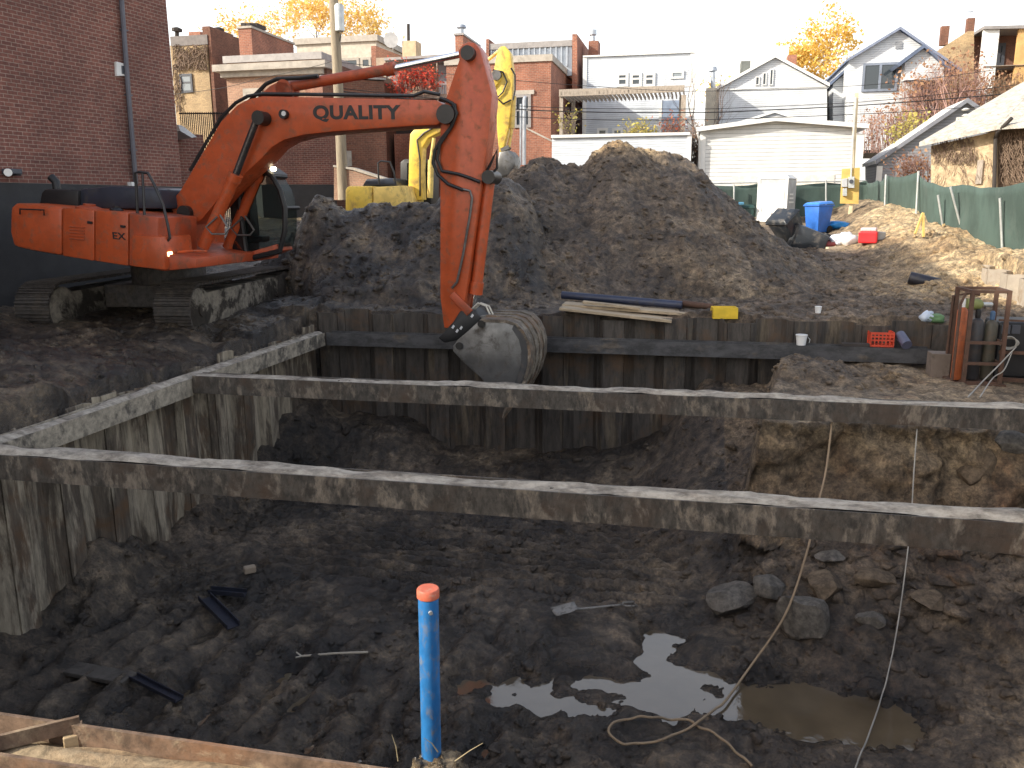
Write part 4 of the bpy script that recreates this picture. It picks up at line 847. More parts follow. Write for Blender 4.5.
def cap(fr, name, mat, u0, v0, u1, v1, t0, depth, out=.12, parent=None):
    a = fr.S(u0, v0, t0); b = fr.S(u1, v1, t0); w = (b - a).dot(fr.e1); h = abs(a.z - b.z); mb = MB(); mb.obox(Vector((a.x, a.y, min(a.z, b.z))) - fr.e1 * out - fr.e2 * out, fr.e1 * (w + 2 * out), fr.e2 * (depth + 2 * out), U * h); return mb.build(name, mat, parent or fr.root)

# the big shaded brick building on the left
LB = Frame('brick_building', 'tall dark red brick building at the left edge behind the orange digger', 'building', 182, 185, 21.5, -70, z=-2.1)
def wallbox(fr, name, mat, s0, s1, z0, z1, depth, t=0): mb = MB(); p = Vector((fr.P.x, fr.P.y, 0)) + fr.e1 * s0 + fr.e2 * t; mb.obox(p + U * z0, fr.e1 * (s1 - s0), fr.e2 * depth, U * (z1 - z0)); return mb.build(name, mat, fr.root)
wallbox(LB, 'wall', M_BR, -23.72, -7.0, .50, 8.497, 12); wallbox(LB, 'shade_overhang', M_BR, -24.2, -7.0, 8.5, LB_H1, 12); wallbox(LB, 'wall', M_BR, -6.998, 0, .50, LB_H2, 12); wallbox(LB, 'foundation', M_FND, -23.74, .02, -2.4, .497, 12.04, -.03)  # unseen upper wall juts past the near end, shaped to shade the strut
wallbox(LB, 'coping', M_STONE, -24.15, -7.0, LB_H1 + .003, LB_H1 + .2, 12.1, -.05); wallbox(LB, 'coping', M_STONE, -6.99, .05, LB_H2 + .003, LB_H2 + .2, 12.1, -.05)
LB.part('downpipe', paint('grey_downpipe', (.10, .10, .12), .45, .3), lambda m: (m.tube([LB.S(120, -260, -.09), LB.S(121.5, 0, -.09), LB.S(128.5, 95, -.09), LB.S(136, 184, -.09)], .055, 8), [m.cbox(LB.S(u, v, -.05), .16, .10, .03, R(70)) for u, v in ((124, 30), (128.5, 95), (133, 150))]), 0, True)
vt = LB.part('vent_hood', M_WHITE, lambda m: LB.prism(m, [(116.5, 61.5), (126.5, 64), (127, 76), (117, 76)], -.06, .02), .01)
LB.part('louvre', M_FRB, lambda m: LB.prism(m, [(121.5, 65.5), (124, 66), (124.4, 74), (122, 73.8)], -.066, -.0605), 0, False, vt)
fl = LB.part('floodlight', M_FRB, lambda m: (m.cbox(LB.S(12, 171.5, -.12), .30, .2, .10, R(70)), m.cbox(LB.S(16, 172.5, -.10), .12, .16, .12, R(70))), .015)
LB.part('lens', paint('white_lens', (.75, .75, .72), .2), lambda m: m.tube([LB.S(8, 172.5, -.22), LB.S(8, 172.5, -.26)], .075, 14), 0, True, fl)
LB.part('fixture', M_WHITE, lambda m: m.cbox(LB.S(131, 184, -.06), .08, .12, .09, R(70)))

AN = Frame('brick_annex', 'low dark brick annex with a pale sloping canopy just right of the tall building', 'building', 186, 150, 24.0, -45, z=-2.0)
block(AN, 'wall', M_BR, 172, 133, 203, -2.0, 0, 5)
AN.part('canopy', paint('pale_canopy', (.55, .57, .60), .5), lambda m: AN.prism(m, [(178, 124.5), (183, 126), (197, 137), (192, 138), (180, 131)], -.9, .1), .01)

IF = Frame('iron_fence', 'black iron picket fence on the raised yard left of the orange boom', 'fence', 200, 170, 26.5, 5, z=-1.0)
IF.part('picket', M_RAIL, lambda m: [m.bar(IF.S(u, 112, 0), Vector((IF.S(u, 112, 0).x, IF.S(u, 112, 0).y, -.6)), .02, .02, IF.e2) for u in np.arange(180, 224, 1.9)])
[IF.part('rail', M_RAIL, lambda m: m.bar(IF.S(179, v, .03), IF.S(225, v, .03), .03, .035)) for v in (113.5, 160)]
WS = Frame('brick_outbuilding', 'long low shaded brick building under the orange boom', 'building', 336, 186, 34.5, -26, z=-1.9)
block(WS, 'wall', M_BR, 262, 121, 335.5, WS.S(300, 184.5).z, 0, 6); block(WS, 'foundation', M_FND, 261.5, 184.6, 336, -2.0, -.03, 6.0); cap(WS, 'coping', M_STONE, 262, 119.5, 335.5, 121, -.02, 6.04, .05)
YD = Frame('garden_wall', 'low sunlit brick wall with a sloping stone top behind the yellow digger', 'wall', 337, 190, 33, 12.5, z=-1.0)
YD.part('wall', M_BRT, lambda m: YD.prism(m, [(334, 167), (352, 170), (402, 186), (402, 200), (334, 200)], 0, .35)); YD.part('coping', M_STONE, lambda m: YD.prism(m, [(333, 165), (353, 167.5), (403, 184), (403, 185.8), (352, 169.8), (333, 166.8)], -.06, .41))

# old yellow-brick house
A_ = Frame('old_brick_house', 'old yellow brick house hung with bare vines beside the tall brick building', 'house', 200, 112, 50, 12.5, z=-1.0)
block(A_, 'front_wall', M_BRY, 170, 45.5, 207, -1.0, 0, .3); block(A_, 'side_wall', M_BRD, 207.1, 28, 210, -1.0, .01, 34); block(A_, 'parapet', paint('grey_parapet', (.20, .18, .17), .9), 170, 36.5, 207, A_.S(190, 45.5).z + .003, -.05, .4); block(A_, 'roof_parapet', M_BRD, 202, 26.5, 209.4, A_.S(205, 36).z, .5, 2.5)
A_.window(181, 73.5, 192, 93, -.02, M_FRB, M_WINL, 1, .12)
for u in (177, 219): A_.part('roof_vent', M_DARK, lambda m: m.tube([A_.S(u, 37, 2), A_.S(u, 32, 2), A_.S(u, 31.5, 2), A_.S(u, 28.5, 2), A_.S(u, 27, 2)], [.12, .12, .3, .3, .05], 8))
A_.part('chimney', M_BRL, lambda m: A_.bx(m, 188.5, 32, 200.5, 37.5, 4, 4.8))
def vines(name, fr, parent_lbl, u0, v0, u1, v1, t, n, mat, seed, r=.02, down=True):
    rr = random.Random(seed); mb = MB()
    for k in range(n):
        u = rr.uniform(u0, u1); v = rr.uniform(v0, v1); pts = []
        du = rr.uniform(-1.6, 1.6); dv = rr.uniform(1.5, 4)
        for i in range(5): pts.append(fr.S(u, v, t - rr.uniform(0, .08))); u += du + rr.uniform(-1.5, 1.5); v += dv * rr.uniform(.4, 1.2); v = min(v, v1 + 4); u = min(max(u, u0), u1)
        mb.tube(pts, [r, r * .9, r * .8, r * .6, r * .4], 4)
    return mb.build('vines', mat, fr.root)
M_VINE = paint('bare_vine', (.20, .14, .10), .95)
vines('vines', A_, '', 173, 44, 207, 66, -.06, 170, M_VINE, 3, .03); vines('vines', A_, '', 173, 60, 181, 108, -.06, 40, M_VINE, 5, .03)

B_ = Frame('tan_brick_house', 'tan brick house with a heavy stone cornice above the orange boom', 'house', 270, 110, 40, 12.5, z=-1.0)
block(B_, 'front_wall', M_BRT, 226, 74, 320, -1, 0, .3); block(B_, 'upper_wall', M_BRT, 226, 58, 320, B_.S(226, 66).z, 0, .3)
block(B_, 'side_wall', M_BRD, 320.1, 60, 326, -1, .02, 10); cap(B_, 'coping', M_COP, 225.5, 56.5, 320.5, 59, 0, 9, .10); cap(B_, 'cornice', M_STONE, 226, 66, 320, 68.5, 0, .3, .45); cap(B_, 'cornice_bed', M_STONE, 226, 68.6, 320, 74, 0, .28, .2)
B_.window(244, 88, 262, 101, -.01, M_STONE, M_WIN, 2, .16); B_.window(280, 88, 296, 101, -.01, M_STONE, M_WIN, 2, .16)
c_ = Frame('brick_chimney', 'broad brick chimney stack with black pots above the tan house', 'chimney', 245, 60, 45, 12.5, z=0)
block(c_, 'stack', M_BRL, 238, 28, 251, c_.S(245, 70).z, 0, 4.6); cap(c_, 'cap', M_STONE, 238, 26.6, 251, 28, 0, 4.6, .06)
for u, t in ((242, .7), (247, .7), (249, 2.6), (254, 3.2)): c_.part('pot', M_DARK, lambda m: c_.bx(m, u - 1.5, 23, u + 3, 27, t, t + 1.0))
rw = Frame('side_house', 'shaded red-brown brick house wall with one white framed window behind the utility pole', 'house', 360, 160, 36.5, -23, z=-1.0)
block(rw, 'wall', M_BRD, 322, 78, 384, -1.0, 0, 4); rw.window(333.5, 151, 351, 166, -.02, M_STONE, M_WIN, 2, .2, hbar=False); cap(rw, 'coping', M_COP, 322, 76.8, 384, 78.3, 0, 4, .06)
G_ = Frame('beige_house', 'flat-roofed beige house above the long arm cylinder', 'house', 336, 75, 58, 12.5, z=-1)
block(G_, 'wall', paint('beige_stucco', (.52, .46, .38), .85), 296, 41, 376, -1, 0, 9); cap(G_, 'coping', M_STONE, 296, 39, 376, 41, 0, 9, .15); block(G_, 'brick_pier', M_BRL, 371, 46, 376.2, -1, -.05, 6)
G_.window(339, 57.5, 359, 68.5, -.01, M_STONE, M_WIN, 1, .16, hbar=False); G_.window(361, 57, 371, 69, -.01, M_STONE, M_WIN, 1, .16, hbar=False)

C_ = Frame('porch_house', 'old house with a back porch smothered in red ivy behind the arm cylinder', 'house', 420, 130, 47, 12.5, z=-1)
block(C_, 'wall', paint('tan_render', (.40, .31, .23), .9), 376, 58, 460, -1, 2.2, 8); C_.part('porch_roof', M_COP, lambda m: C_.prism(m, [(384, 58), (462, 53), (462, 55.5), (384, 60.5)], -.2, 2.6))
for u in (386, 404, 437, 459): C_.part('porch_post', M_WOODG, lambda m: C_.bx(m, u - 1, 58, u + 1.2, 104, 0, .16))
block(C_, 'porch_deck', M_WOODG, 384, 96, 461, C_.S(420, 99).z, -.05, 2.2); block(C_, 'lower_wall', M_BRL, 394, 134, 442, -1, -.6, 2.5); block(C_, 'porch_shade', M_DARK, 376, 99.5, 461, -1, .6, 1.5)  # dark block below the deck stands in for the shade there
C_.part('balustrade', M_WHITE, lambda m: [C_.bx(m, u, 84, u + .7, 95.5, .02, .08) for u in np.arange(400, 458, 2.4)] + [C_.bx(m, 400, 83, 458, 84.6, 0, .1)]); C_.window(386, 64, 399, 94, 2.17, M_WOODG, M_WINL, 1, .14); C_.part('door', paint('pale_blue_door', (.36, .42, .50), .5), lambda m: C_.bx(m, 437.8, 61, 447, 95, 2.1, 2.19)); C_.part('rear_gable', M_BRD, lambda m: C_.prism(m, [(376, 46), (405, 57), (405, 70), (376, 70)], 4, 8))
ch = C_.part('chimney', paint('cream_brick', (.52, .40, .26), .9), lambda m: C_.bx(m, 402, 41, 416, 56, 3, 4)); C_.part('flue', M_DARK, lambda m: m.tube([C_.S(408.5, 41, 3.5), C_.S(408.3, 24, 3.5)], .09, 8), 0, True, ch)
C_.part('satellite_dish', paint('dish_grey', (.5, .5, .5), .5), lambda m: (m.tube([C_.S(392, 40, 3), C_.S(391.4, 40, 2.9), C_.S(391, 40, 2.8)], [.02, .3, .42], 14), m.tube([C_.S(392, 41, 3), C_.S(393, 50, 3)], .03, 6)))
c_ = Frame('brick_chimney', 'slim brick chimney with twin metal cowls behind the top of the orange arm', 'chimney', 460, 70, 43, 12.5, z=0)
block(c_, 'stack', M_BRL, 455, 35, 463, c_.S(460, 80).z, 0, 3.2); cap(c_, 'cap', M_COP, 455, 33.5, 463, 35, 0, 3.2, .05)
for t in (.6, 1.6): c_.part('cowl', M_METAL, lambda m: m.tube([c_.S(461.5, 33.6, t), c_.S(461.5, 29, t), c_.S(461.5, 28, t), c_.S(461.5, 25, t)], [.12, .12, .26, .2], 10), 0, True)

D_ = Frame('red_brick_house', 'red brick house with a ribbed metal roof screen, sunlit behind the yellow arm', 'house', 520, 150, 42, 12.5, z=-1)
block(D_, 'wall', M_BRL, 446, 61, 551, -1, 0, 14); cap(D_, 'coping', M_STONE, 446, 59, 551, 61, 0, 14, .08); D_.window(514, 94, 531, 128, -.01, M_COP, M_WIN, 1, .14); D_.part('lintel', M_STONE, lambda m: D_.bx(m, 512, 90.5, 534, 94, -.08, .02))
block(D_, 'roof_screen', M_METAL, 489, 46, 572, D_.S(500, 64).z, 4.5, .2); D_.part('screen_rib', M_METAL, lambda m: [D_.bx(m, u, 46.5, u + 1.4, 66, 4.38, 4.495) for u in np.arange(490.5, 571, 5.4)]); cap(D_, 'screen_rail', M_COP, 489, 44, 572, 46, 4.4, .4, .05)
D_.part('party_wall', M_BRL, lambda m: D_.prism(m, [(572.2, 34), (577, 34), (577, 100), (572.2, 100)], 4.3, 12)); D_.part('party_wall', M_BRL, lambda m: D_.prism(m, [(486, 39), (489, 39), (489, 70), (486, 70)], 4.3, 9))
ch = D_.part('chimney', M_BRL, lambda m: D_.bx(m, 588.5, 41, 598, 62, 6, 7)); D_.part('flue', M_METAL, lambda m: m.tube([D_.S(593, 41, 6.5), D_.S(593, 36, 6.5), D_.S(593, 35, 6.5), D_.S(593, 30, 6.5)], [.12, .12, .2, .2], 10), 0, True, ch)
D_.part('stair_wall', M_BRL, lambda m: D_.prism(m, [(526, 129), (552, 142), (552, 165), (526, 165)], -2.4, -2.0)); D_.part('stair_coping', M_STONE, lambda m: D_.prism(m, [(525, 126.8), (553, 140.8), (553, 142.5), (525, 128.5)], -2.45, -1.95))
pp = Frame('conduit_post', 'pale metal conduit post in front of the red brick house', 'post', 523, 160, 38.5, 12.5, z=-1); pp.part('post', M_METAL, lambda m: (m.tube([pp.S(524, 165, 0), pp.S(524.3, 100, 0), pp.S(525, 97, 0), pp.S(526, 98, 0)], .09, 8), m.tube([pp.S(520.5, 165, 0), pp.S(520.8, 104, 0)], .05, 8)), 0, True)

F_ = Frame('white_house', 'flat-topped white clapboard house with a triple window behind the pergola', 'house', 640, 135, 44.5, 12.5, z=-1)
block(F_, 'wall', M_SBLU, 583.5, 56, 693.5, -1, 0, 12); F_.part('fascia', M_WHITE, lambda m: F_.prism(m, [(583, 55.6), (694, 51), (694, 52.5), (583, 57.2)], -.10, .3)); F_.part('upper_wall', M_SBLU, lambda m: F_.prism(m, [(583.5, 57.1), (693.5, 52.4), (693.5, 62), (583.5, 62)], .003, .3)); F_.part('corner_board', M_WHITE, lambda m: F_.bx(m, 583, 57.5, 586, 135, -.05, .02)); F_.part('corner_board', M_WHITE, lambda m: F_.bx(m, 690.5, 53, 694, 135, -.05, .02))
for u in (616.5, 630, 643.5): F_.window(u, 72.5, u + 12, 87, -.01, M_WHITE, M_WIN, 1, .13)
F_.window(670.5, 70.5, 684, 79, -.01, M_WHITE, M_WINL, 1, .10, hbar=False)
for u in (597, 612, 627): F_.window(u, 128, u + 11, 137, -.01, M_WHITE, M_WIN, 1, .12, hbar=False)
F_.part('door', paint('slate_door', (.22, .27, .36), .5), lambda m: F_.bx(m, 661, 101, 680, 140, -.04, .01)); F_.part('door_frame', M_WHITE, lambda m: (F_.bx(m, 659.4, 99.5, 661, 140, -.06, 0), F_.bx(m, 680, 99.5, 681.5, 140, -.06, 0)))
Pg_ = Frame('pergola', 'weathered timber pergola with a lattice roof in front of the white clapboard house', 'pergola', 620, 135, 40.5, 12.5, z=-1)
Pg_.part('beam', M_WOODG, lambda m: (Pg_.prism(m, [(559, 89.5), (684.5, 85), (684.5, 91.5), (559, 96.5)], 0, .12), Pg_.prism(m, [(566, 92), (684, 87), (684, 91), (566, 96)], 2.9, 3.02)))
for u in np.arange(561, 684, 4.2): Pg_.part('rafter', M_WOODG, lambda m: (lambda a: m.obox(a, Pg_.e1 * .05, Pg_.e2 * 3.0, U * .15))(Pg_.S(u, 95.6 - (u - 560) * .038, .0)))
Pg_.part('lattice', M_WOODG, lambda m: [m.obox(Pg_.S(560.5, 95.3 - 0, t) + U * .165, Pg_.e1 * 6.05, Pg_.e2 * .05, U * .03) for t in np.arange(.2, 2.95, .22)])
for u, t in ((561, .0), (573, 2.9), (683, 0), (681, 2.9)): Pg_.part('post', M_WOODG, lambda m: Pg_.bx(m, u - 1.6, 95, u + 1.6, 140, t + .125, t + .28))
wg = Frame('white_garage', 'low flat white clapboard garage directly behind the crest of the brown heap', 'garage', 620, 170, 37.5, 12.5, z=-1)
block(wg, 'wall', M_SBLU, 552, 137, 689, -1, 0, 6); wg.part('fascia', M_WHITE, lambda m: wg.prism(m, [(551, 135), (690, 132), (690, 134.8), (551, 138)], -.12, 6.1)); wg.part('corner_board', M_WHITE, lambda m: wg.bx(m, 687.5, 134.5, 690.5, 170, -.05, .02))

def gable(fr, wm, rm, tm, wall, ridge, eaveL, eaveR, t0, depth, thick=.16, over=.35, name='wall'):
    "wall outline in pixels; roof slabs from the ridge to both eaves"
    fr.part(name, wm, lambda m: fr.prism(m, wall, t0, t0 + depth))
    for e in (eaveL, eaveR):
        if e is None: continue
        a = fr.S(*ridge, t0); b = fr.S(*e, t0); mb = MB(); up = U * thick; o = -fr.e2 * over; w = fr.e2 * (depth + 2 * over)
        mb.hexa([a + o, b + o, b + o + w, a + o + w, a + o + up, b + o + up, b + o + w + up, a + o + w + up]); mb.build('roof', rm, fr.root)
        mb = MB(); o2 = o - fr.e2 * .03; mb.hexa([a + o2 - U * .03, b + o2 - U * .03, b + o - fr.e2 * .002 - U * .03, a + o - fr.e2 * .002 - U * .03, a + o2 + up * 1.15, b + o2 + up * 1.15, b + o - fr.e2 * .002 + up * 1.15, a + o - fr.e2 * .002 + up * 1.15]); mb.build('bargeboard', tm, fr.root)
H_ = Frame('gabled_house', 'white gabled house with three slim attic windows behind the white garage', 'house', 775, 128, 48, 12.5, z=-1)
gable(H_, M_SW, M_ROOFW, M_WHITE, [(719, 89.2), (775, 58), (827, 86.3), (827, 150), (719, 150)], (775, 57.5), (717, 89.5), (829, 86.5), 0, 12, .12, .22)
for u, v in ((755, 76.5), (762, 72.5), (769, 69)): H_.window(u, v, u + 4.8, 85.5, -.01, M_WHITE, M_WIN, 1, .05, hbar=False)
H_.part('belt_board', M_WHITE, lambda m: H_.prism(m, [(719, 89), (827, 86.5), (827, 88), (719, 90.6)], -.06, -.002)); block(H_, 'rear_wing', M_WHITE, 740, 47.5, 789, H_.S(760, 62).z, 14, 6); block(H_, 'rear_wing', M_BRL, 788, 55, 797, H_.S(760, 70).z, 13, 5); H_.part('cooling_unit', paint('dark_unit', (.12, .13, .12), .6), lambda m: H_.bx(m, 741, 61, 750, 71, 6, 7.2), .03)
block(H_, 'passage_shade', M_DARK, 828, 88, 842, -1, 3, 3); H_.part('porch_roof', M_WHITE, lambda m: (H_.prism(m, [(737, 122), (775, 110.5), (775, 112.5), (742, 123)], -5, -2), H_.prism(m, [(775, 110.5), (802, 119), (800, 121), (775, 112.5)], -5, -2)))  # dark block in the gap beside the house imitates its shade
H_.part('porch_gable', M_SGREY, lambda m: H_.prism(m, [(744, 124), (775, 112.6), (800, 122), (800, 126), (744, 126)], -4.9, -4))
H_.part('side_chimney', paint('cream_render', (.62, .54, .42), .85), lambda m: H_.bx(m, 706, 88, 717, 140, .5, 2)); H_.part('flue', M_METAL, lambda m: m.tube([H_.S(713, 88, 1), H_.S(713, 72, 1), H_.S(713, 71, 1), H_.S(713, 67, 1)], [.13, .13, .25, .2], 10), 0, True)
J_ = Frame('garage', 'wide white clapboard garage with a shallow gable behind the green fence', 'garage', 775, 235, 36.5, 12.5, z=-1.1)
gable(J_, M_SG, M_ROOFW, M_WHITE, [(700, 131.2), (775, 121.4), (856, 127.6), (856, 240), (700, 240)], (775, 121), (696.5, 131.5), (867.5, 128.3), 0, 7, .13, .3)
J_.part('corner_board', M_WHITE, lambda m: J_.bx(m, 699, 136, 702, 238, -.04, .01)); J_.part('corner_board', M_WHITE, lambda m: J_.bx(m, 853.5, 134, 856.6, 238, -.04, .01)); J_.part('garage_door', paint('cream_door', (.72, .69, .62), .5), lambda m: J_.bx(m, 732, 176, 830, 240, -.03, .01)); J_.part('downpipe', M_WHITE, lambda m: m.tube([J_.S(697.5, 133, -.3), J_.S(699.5, 141, -.1), J_.S(699.5, 238, -.1)], .05, 8), 0, True)
K_ = Frame('blue_trim_house', 'white house with blue-grey gable trim and a wide picture window at upper right', 'house', 895, 125, 46, 12.5, z=-1)
gable(K_, M_SW, M_ROOFB, paint('blue_trim', (.19, .22, .30), .5), [(849, 60.5), (899, 30.5), (938, 57), (938, 150), (849, 150)], (899, 30), (846, 62), (960, 72), 0, 9, .10, .3)
K_.window(861, 62, 899, 92, -.02, paint('blue_grey_frame', (.20, .23, .29), .5), M_WIN, 2, .12, hbar=False); K_.part('gable_vent', M_SGREY, lambda m: K_.bx(m, 896, 42, 902, 48.5, -.05, 0)); K_.part('porch_roof', M_ROOFB, lambda m: (K_.prism(m, [(897, 64), (924, 44), (926, 46.5), (899, 66.5)], -1.8, 3), K_.prism(m, [(924, 44), (952, 68), (950, 70), (924, 47)], -1.8, 3))); K_.part('porch_gable', M_SW, lambda m: K_.prism(m, [(905, 63), (924, 48), (944, 66), (944, 80), (905, 80)], -1.5, -.6))
K_.part('side_wing', M_SW, lambda m: K_.prism(m, [(833, 84), (849.2, 70), (849.2, 150), (833, 150)], 2, 7)); K_.part('side_roof', M_ROOFB, lambda m: K_.prism(m, [(829, 83), (850, 64.5), (850, 67), (831, 85)], 1.6, 7.3))
L_ = Frame('corner_house', 'brick house with a timber back porch in the upper right corner', 'house', 985, 90, 52, 12.5, z=-1)
L_.part('front_wall', M_BRY, lambda m: L_.prism(m, [(930, 56), (968, 31), (974, 31), (974, 150), (930, 150)], 0, 6)); block(L_, 'porch_wall', M_BRD, 974.2, 36, 1060, -1, 1.0, 6); L_.part('porch_roof', M_COP, lambda m: L_.prism(m, [(984, 26), (1062, 24), (1062, 27.5), (984, 29)], -1.2, 6))
for u, mt in ((985.5, M_WHITE), (1020.5, paint('new_timber', (.55, .33, .13), .7)), (1052, M_WHITE)): L_.part('porch_post', mt, lambda m: L_.bx(m, u - 1.3, 28, u + 1.3, 150, -1, -.75))
L_.window(991.5, 43, 1006, 66, .98, M_FRB, M_WIN, 2, .16); block(L_, 'porch_deck', M_WOODG, 984, 66, 1060, L_.S(990, 69).z, -1.1, 2.1); L_.part('chimney', M_BRD, lambda m: L_.bx(m, 942, 26, 948, 45, 2, 2.4)); L_.part('chimney', M_BRD, lambda m: L_.bx(m, 968, 18, 974, 33, 2, 2.4)); L_.part('aerial', M_METAL, lambda m: (m.tube([L_.S(950, 40, 2), L_.S(950.5, 16, 2)], .03, 6), m.tube([L_.S(970, 17, 2.4), L_.S(970.5, 11, 2.4)], .03, 6), m.tube([L_.S(967, 12, 2.4), L_.S(973.5, 11.5, 2.4)], .03, 6)))
N_ = Frame('grey_garage', 'grey clapboard garage with a bright sloping roof behind the fence corner', 'garage', 930, 180, 36, 14, z=-1)
gable(N_, M_SGREY, M_ROOFW, paint('grey_trim', (.20, .21, .24), .6), [(878, 162.5), (966, 103), (985, 116.5), (985, 200), (878, 200)], (966, 102.5), (875, 164), (988, 118), 0, 3.4, .14, .2)
N_.window(955, 117, 966, 127, -.01, M_WHITE, M_WIN, 1, .07); N_.part('corner_board', M_WHITE, lambda m: N_.bx(m, 877, 166, 880, 200, -.04, .01))
for v in (109.5, 115.5): N_.part('wall_lamp', M_WHITE, lambda m: m.tube([N_.S(965.5, v - 1.5, -.2), N_.S(965.5, v, -.2), N_.S(965.5, v + 1.2, -.2)], [.05, .16, .1], 10), 0, True)
O_ = Frame('stone_garage', 'old tan stone garage with a mossy shingle roof and bare ivy at the right edge', 'garage', 960, 185, 29, 40, z=-1)
O_.part('front_wall', paint('rough_stone', (.50, .38, .24), .95, 0, (.30, .21, .13), .45, 4, .7, .2), lambda m: O_.prism(m, [(931, 146), (997, 131), (997, 200), (931, 200)], 0, 6)); O_.part('side_wall', paint('dark_ivy_wall', (.13, .09, .06), .95, 0, (.06, .04, .03), .5, 6, .8), lambda m: O_.prism(m, [(997.2, 131), (1070, 118), (1070, 200), (997.2, 200)], .15, 6))
def _roof(m):
    a = O_.S(919, 146.5, -.5); b = O_.S(998, 129.5, -.5); c = O_.S(1060, 66, 5); d = O_.S(1015, 90, 5.5); m.hexa([a, b, c, d, a + U * .14, b + U * .14, c + U * .14, d + U * .14])
O_.part('roof', M_THATCH, _roof); O_.part('roof_edge', M_THATCH, lambda m: (lambda a, b, c: (m.hexa([b, b + O_.e1 * 4 - U * .02, c + O_.e1 * 4, c, b + U * .13, b + O_.e1 * 4 + U * .11, c + O_.e1 * 4 + U * .13, c + U * .13])))(None, O_.S(998.1, 129.5, -.5), O_.S(1060.1, 66, 5)))
O_.part('downpipe', M_DARK, lambda m: m.tube([O_.S(1012, 118, -.6), O_.S(997.5, 132, -.4), O_.S(995.5, 138, -.12), O_.S(994, 190, -.12)], .06, 8), 0, True); O_.window(975.5, 160, 984, 184, -.02, M_WOODG, M_WINL, 1, .09, hbar=False)
vines('vines', O_, '', 932, 136, 975, 160, -.04, 150, M_VINE, 9, .014); vines('vines', O_, '', 999, 130, 1030, 180, .1, 170, M_VINE, 12, .014)
vines('vines', O_, '', 935, 150, 995, 182, -.04, 60, M_VINE, 29, .010)
# ------------------------------------------------------------------ green fence
M_GREEN = paint('green_screen_fabric', (.056, .088, .076), .85, 0, (.085, .11, .098), .25, 1.5, .3, .2, (1, 1, .4)); M_GALV = paint('galvanised', (.55, .57, .56), .45, .5)
fp = [(700, 184, 226, 32.5), (760, 183, 226, 32.5), (826, 182, 226, 32.6), (866, 181, 226, 32.5), (877, 180, 228, 30.6), (886, 176, 230, 28.5), (918, 172, 236, 26), (932, 182, 242, 24.6), (962, 184, 250, 23), (1024, 183, 264, 20), (1110, 184, 290, 17.4)]
fe = empty('screen_fence', at_y(886, 228, 28.5), 0, 'green fabric construction fence around the back and right of the lot', 'fence')
vs = []; fs = []; NV = 9
FT = []
for (a, b) in zip(fp, fp[1:]):
    pa, pb = at_y(a[0], a[1], a[3]), at_y(b[0], b[1], b[3]); qa, qb = at_y(a[0], a[2], a[3]), at_y(b[0], b[2], b[3]); n = max(4, int((pb - pa).length / .14))
    for i in range(n): FT.append((pa.lerp(pb, i / n), qa.lerp(qb, i / n), i / n))
for i, (t, b, s) in enumerate(FT):
    for j in range(NV):
        k = j / (NV - 1); p = t.lerp(b, k); w_ = .10 * (float(vnoise(i * .16, k * 1.2, 3)) - .5) + .05 * (float(vnoise(i * .55, k * 3, 7)) - .5)
        vs.append(p + Vector((w_ * .8, w_, -.10 * math.sin(math.pi * s) * (1 - k) * (1 if s else 0) + (.04 * (float(vnoise(i * .3, 0, 5)) - .5)))))
for i in range(len(FT) - 1):
    for j in range(NV - 1): k = i * NV + j; fs.append((k, k + NV, k + NV + 1, k + 1))
mb = MB(); mb.add(vs, fs); fb = mb.build('fabric', M_GREEN, fe, smooth='all'); fb.modifiers.new('thick', 'SOLIDIFY').thickness = .006
for (u0, v0, u1, v1, y) in [(734, 184, 734, 226, 32.35), (770, 183, 770, 226, 32.35), (826, 180, 826, 222, 32.35), (886, 174.5, 884, 229, 28.3), (918.5, 171, 915, 233, 25.8), (938, 195, 946.5, 246, 23.9), (950.5, 187, 968, 250, 23.2), (1000, 198, 1003, 261, 20.9), (1060, 183, 1062, 275, 18.7)]:
    mb = MB(); mb.cyl(at_y(u1, v1 + 3, y - .08), at_y(u0, v0, y - .08), .032, 10); mb.build('post', M_GALV, fe, smooth=True)
for a, b in zip(fp[:4], fp[1:4]): mb = MB(); mb.cyl(at_y(a[0], a[1] - .5, a[3] - .05), at_y(b[0], b[1] - .5, b[3] - .05), .025, 8); mb.build('top_rail', M_GALV, fe, smooth=True)
ms = paint('stake_wood', (.62, .45, .22), .85)
for k, (u0, v0, u1, v1, y) in enumerate([(943.5, 224, 948, 245, 23.4), (853, 212, 853, 228, 30), (857, 216, 857, 228, 30.1)]):
    mb = MB(); mb.bar(at_y(u1, v1, y), at_y(u0, v0, y), .07, .03, Vector((0, 1, 0))); mb.build('wooden_stake', ms, label=['wooden stake leaning on the green fence near its leaning pipes', 'taller wooden stake standing below the yellow meter board', 'shorter wooden stake right beside the one below the meter board'][k] if k != 1 else 'left wooden stake standing below the yellow meter board', cat='stake', group='wooden stakes')
sa = empty('sawhorse', lay(922, 236), 0, 'small yellow A-shaped trestle by the green fence', 'trestle'); b = hit(922, 236)
for u, v in ((915, 231), (923.5, 234)): mb = MB(); mb.bar(at_y(u, v + 3, b.y - .3), at_y(923, 213, b.y - .1), .05, .05, Vector((0, 1, 0))); mb.build('leg', paint('trestle_yellow', (.75, .52, .16), .6), sa)

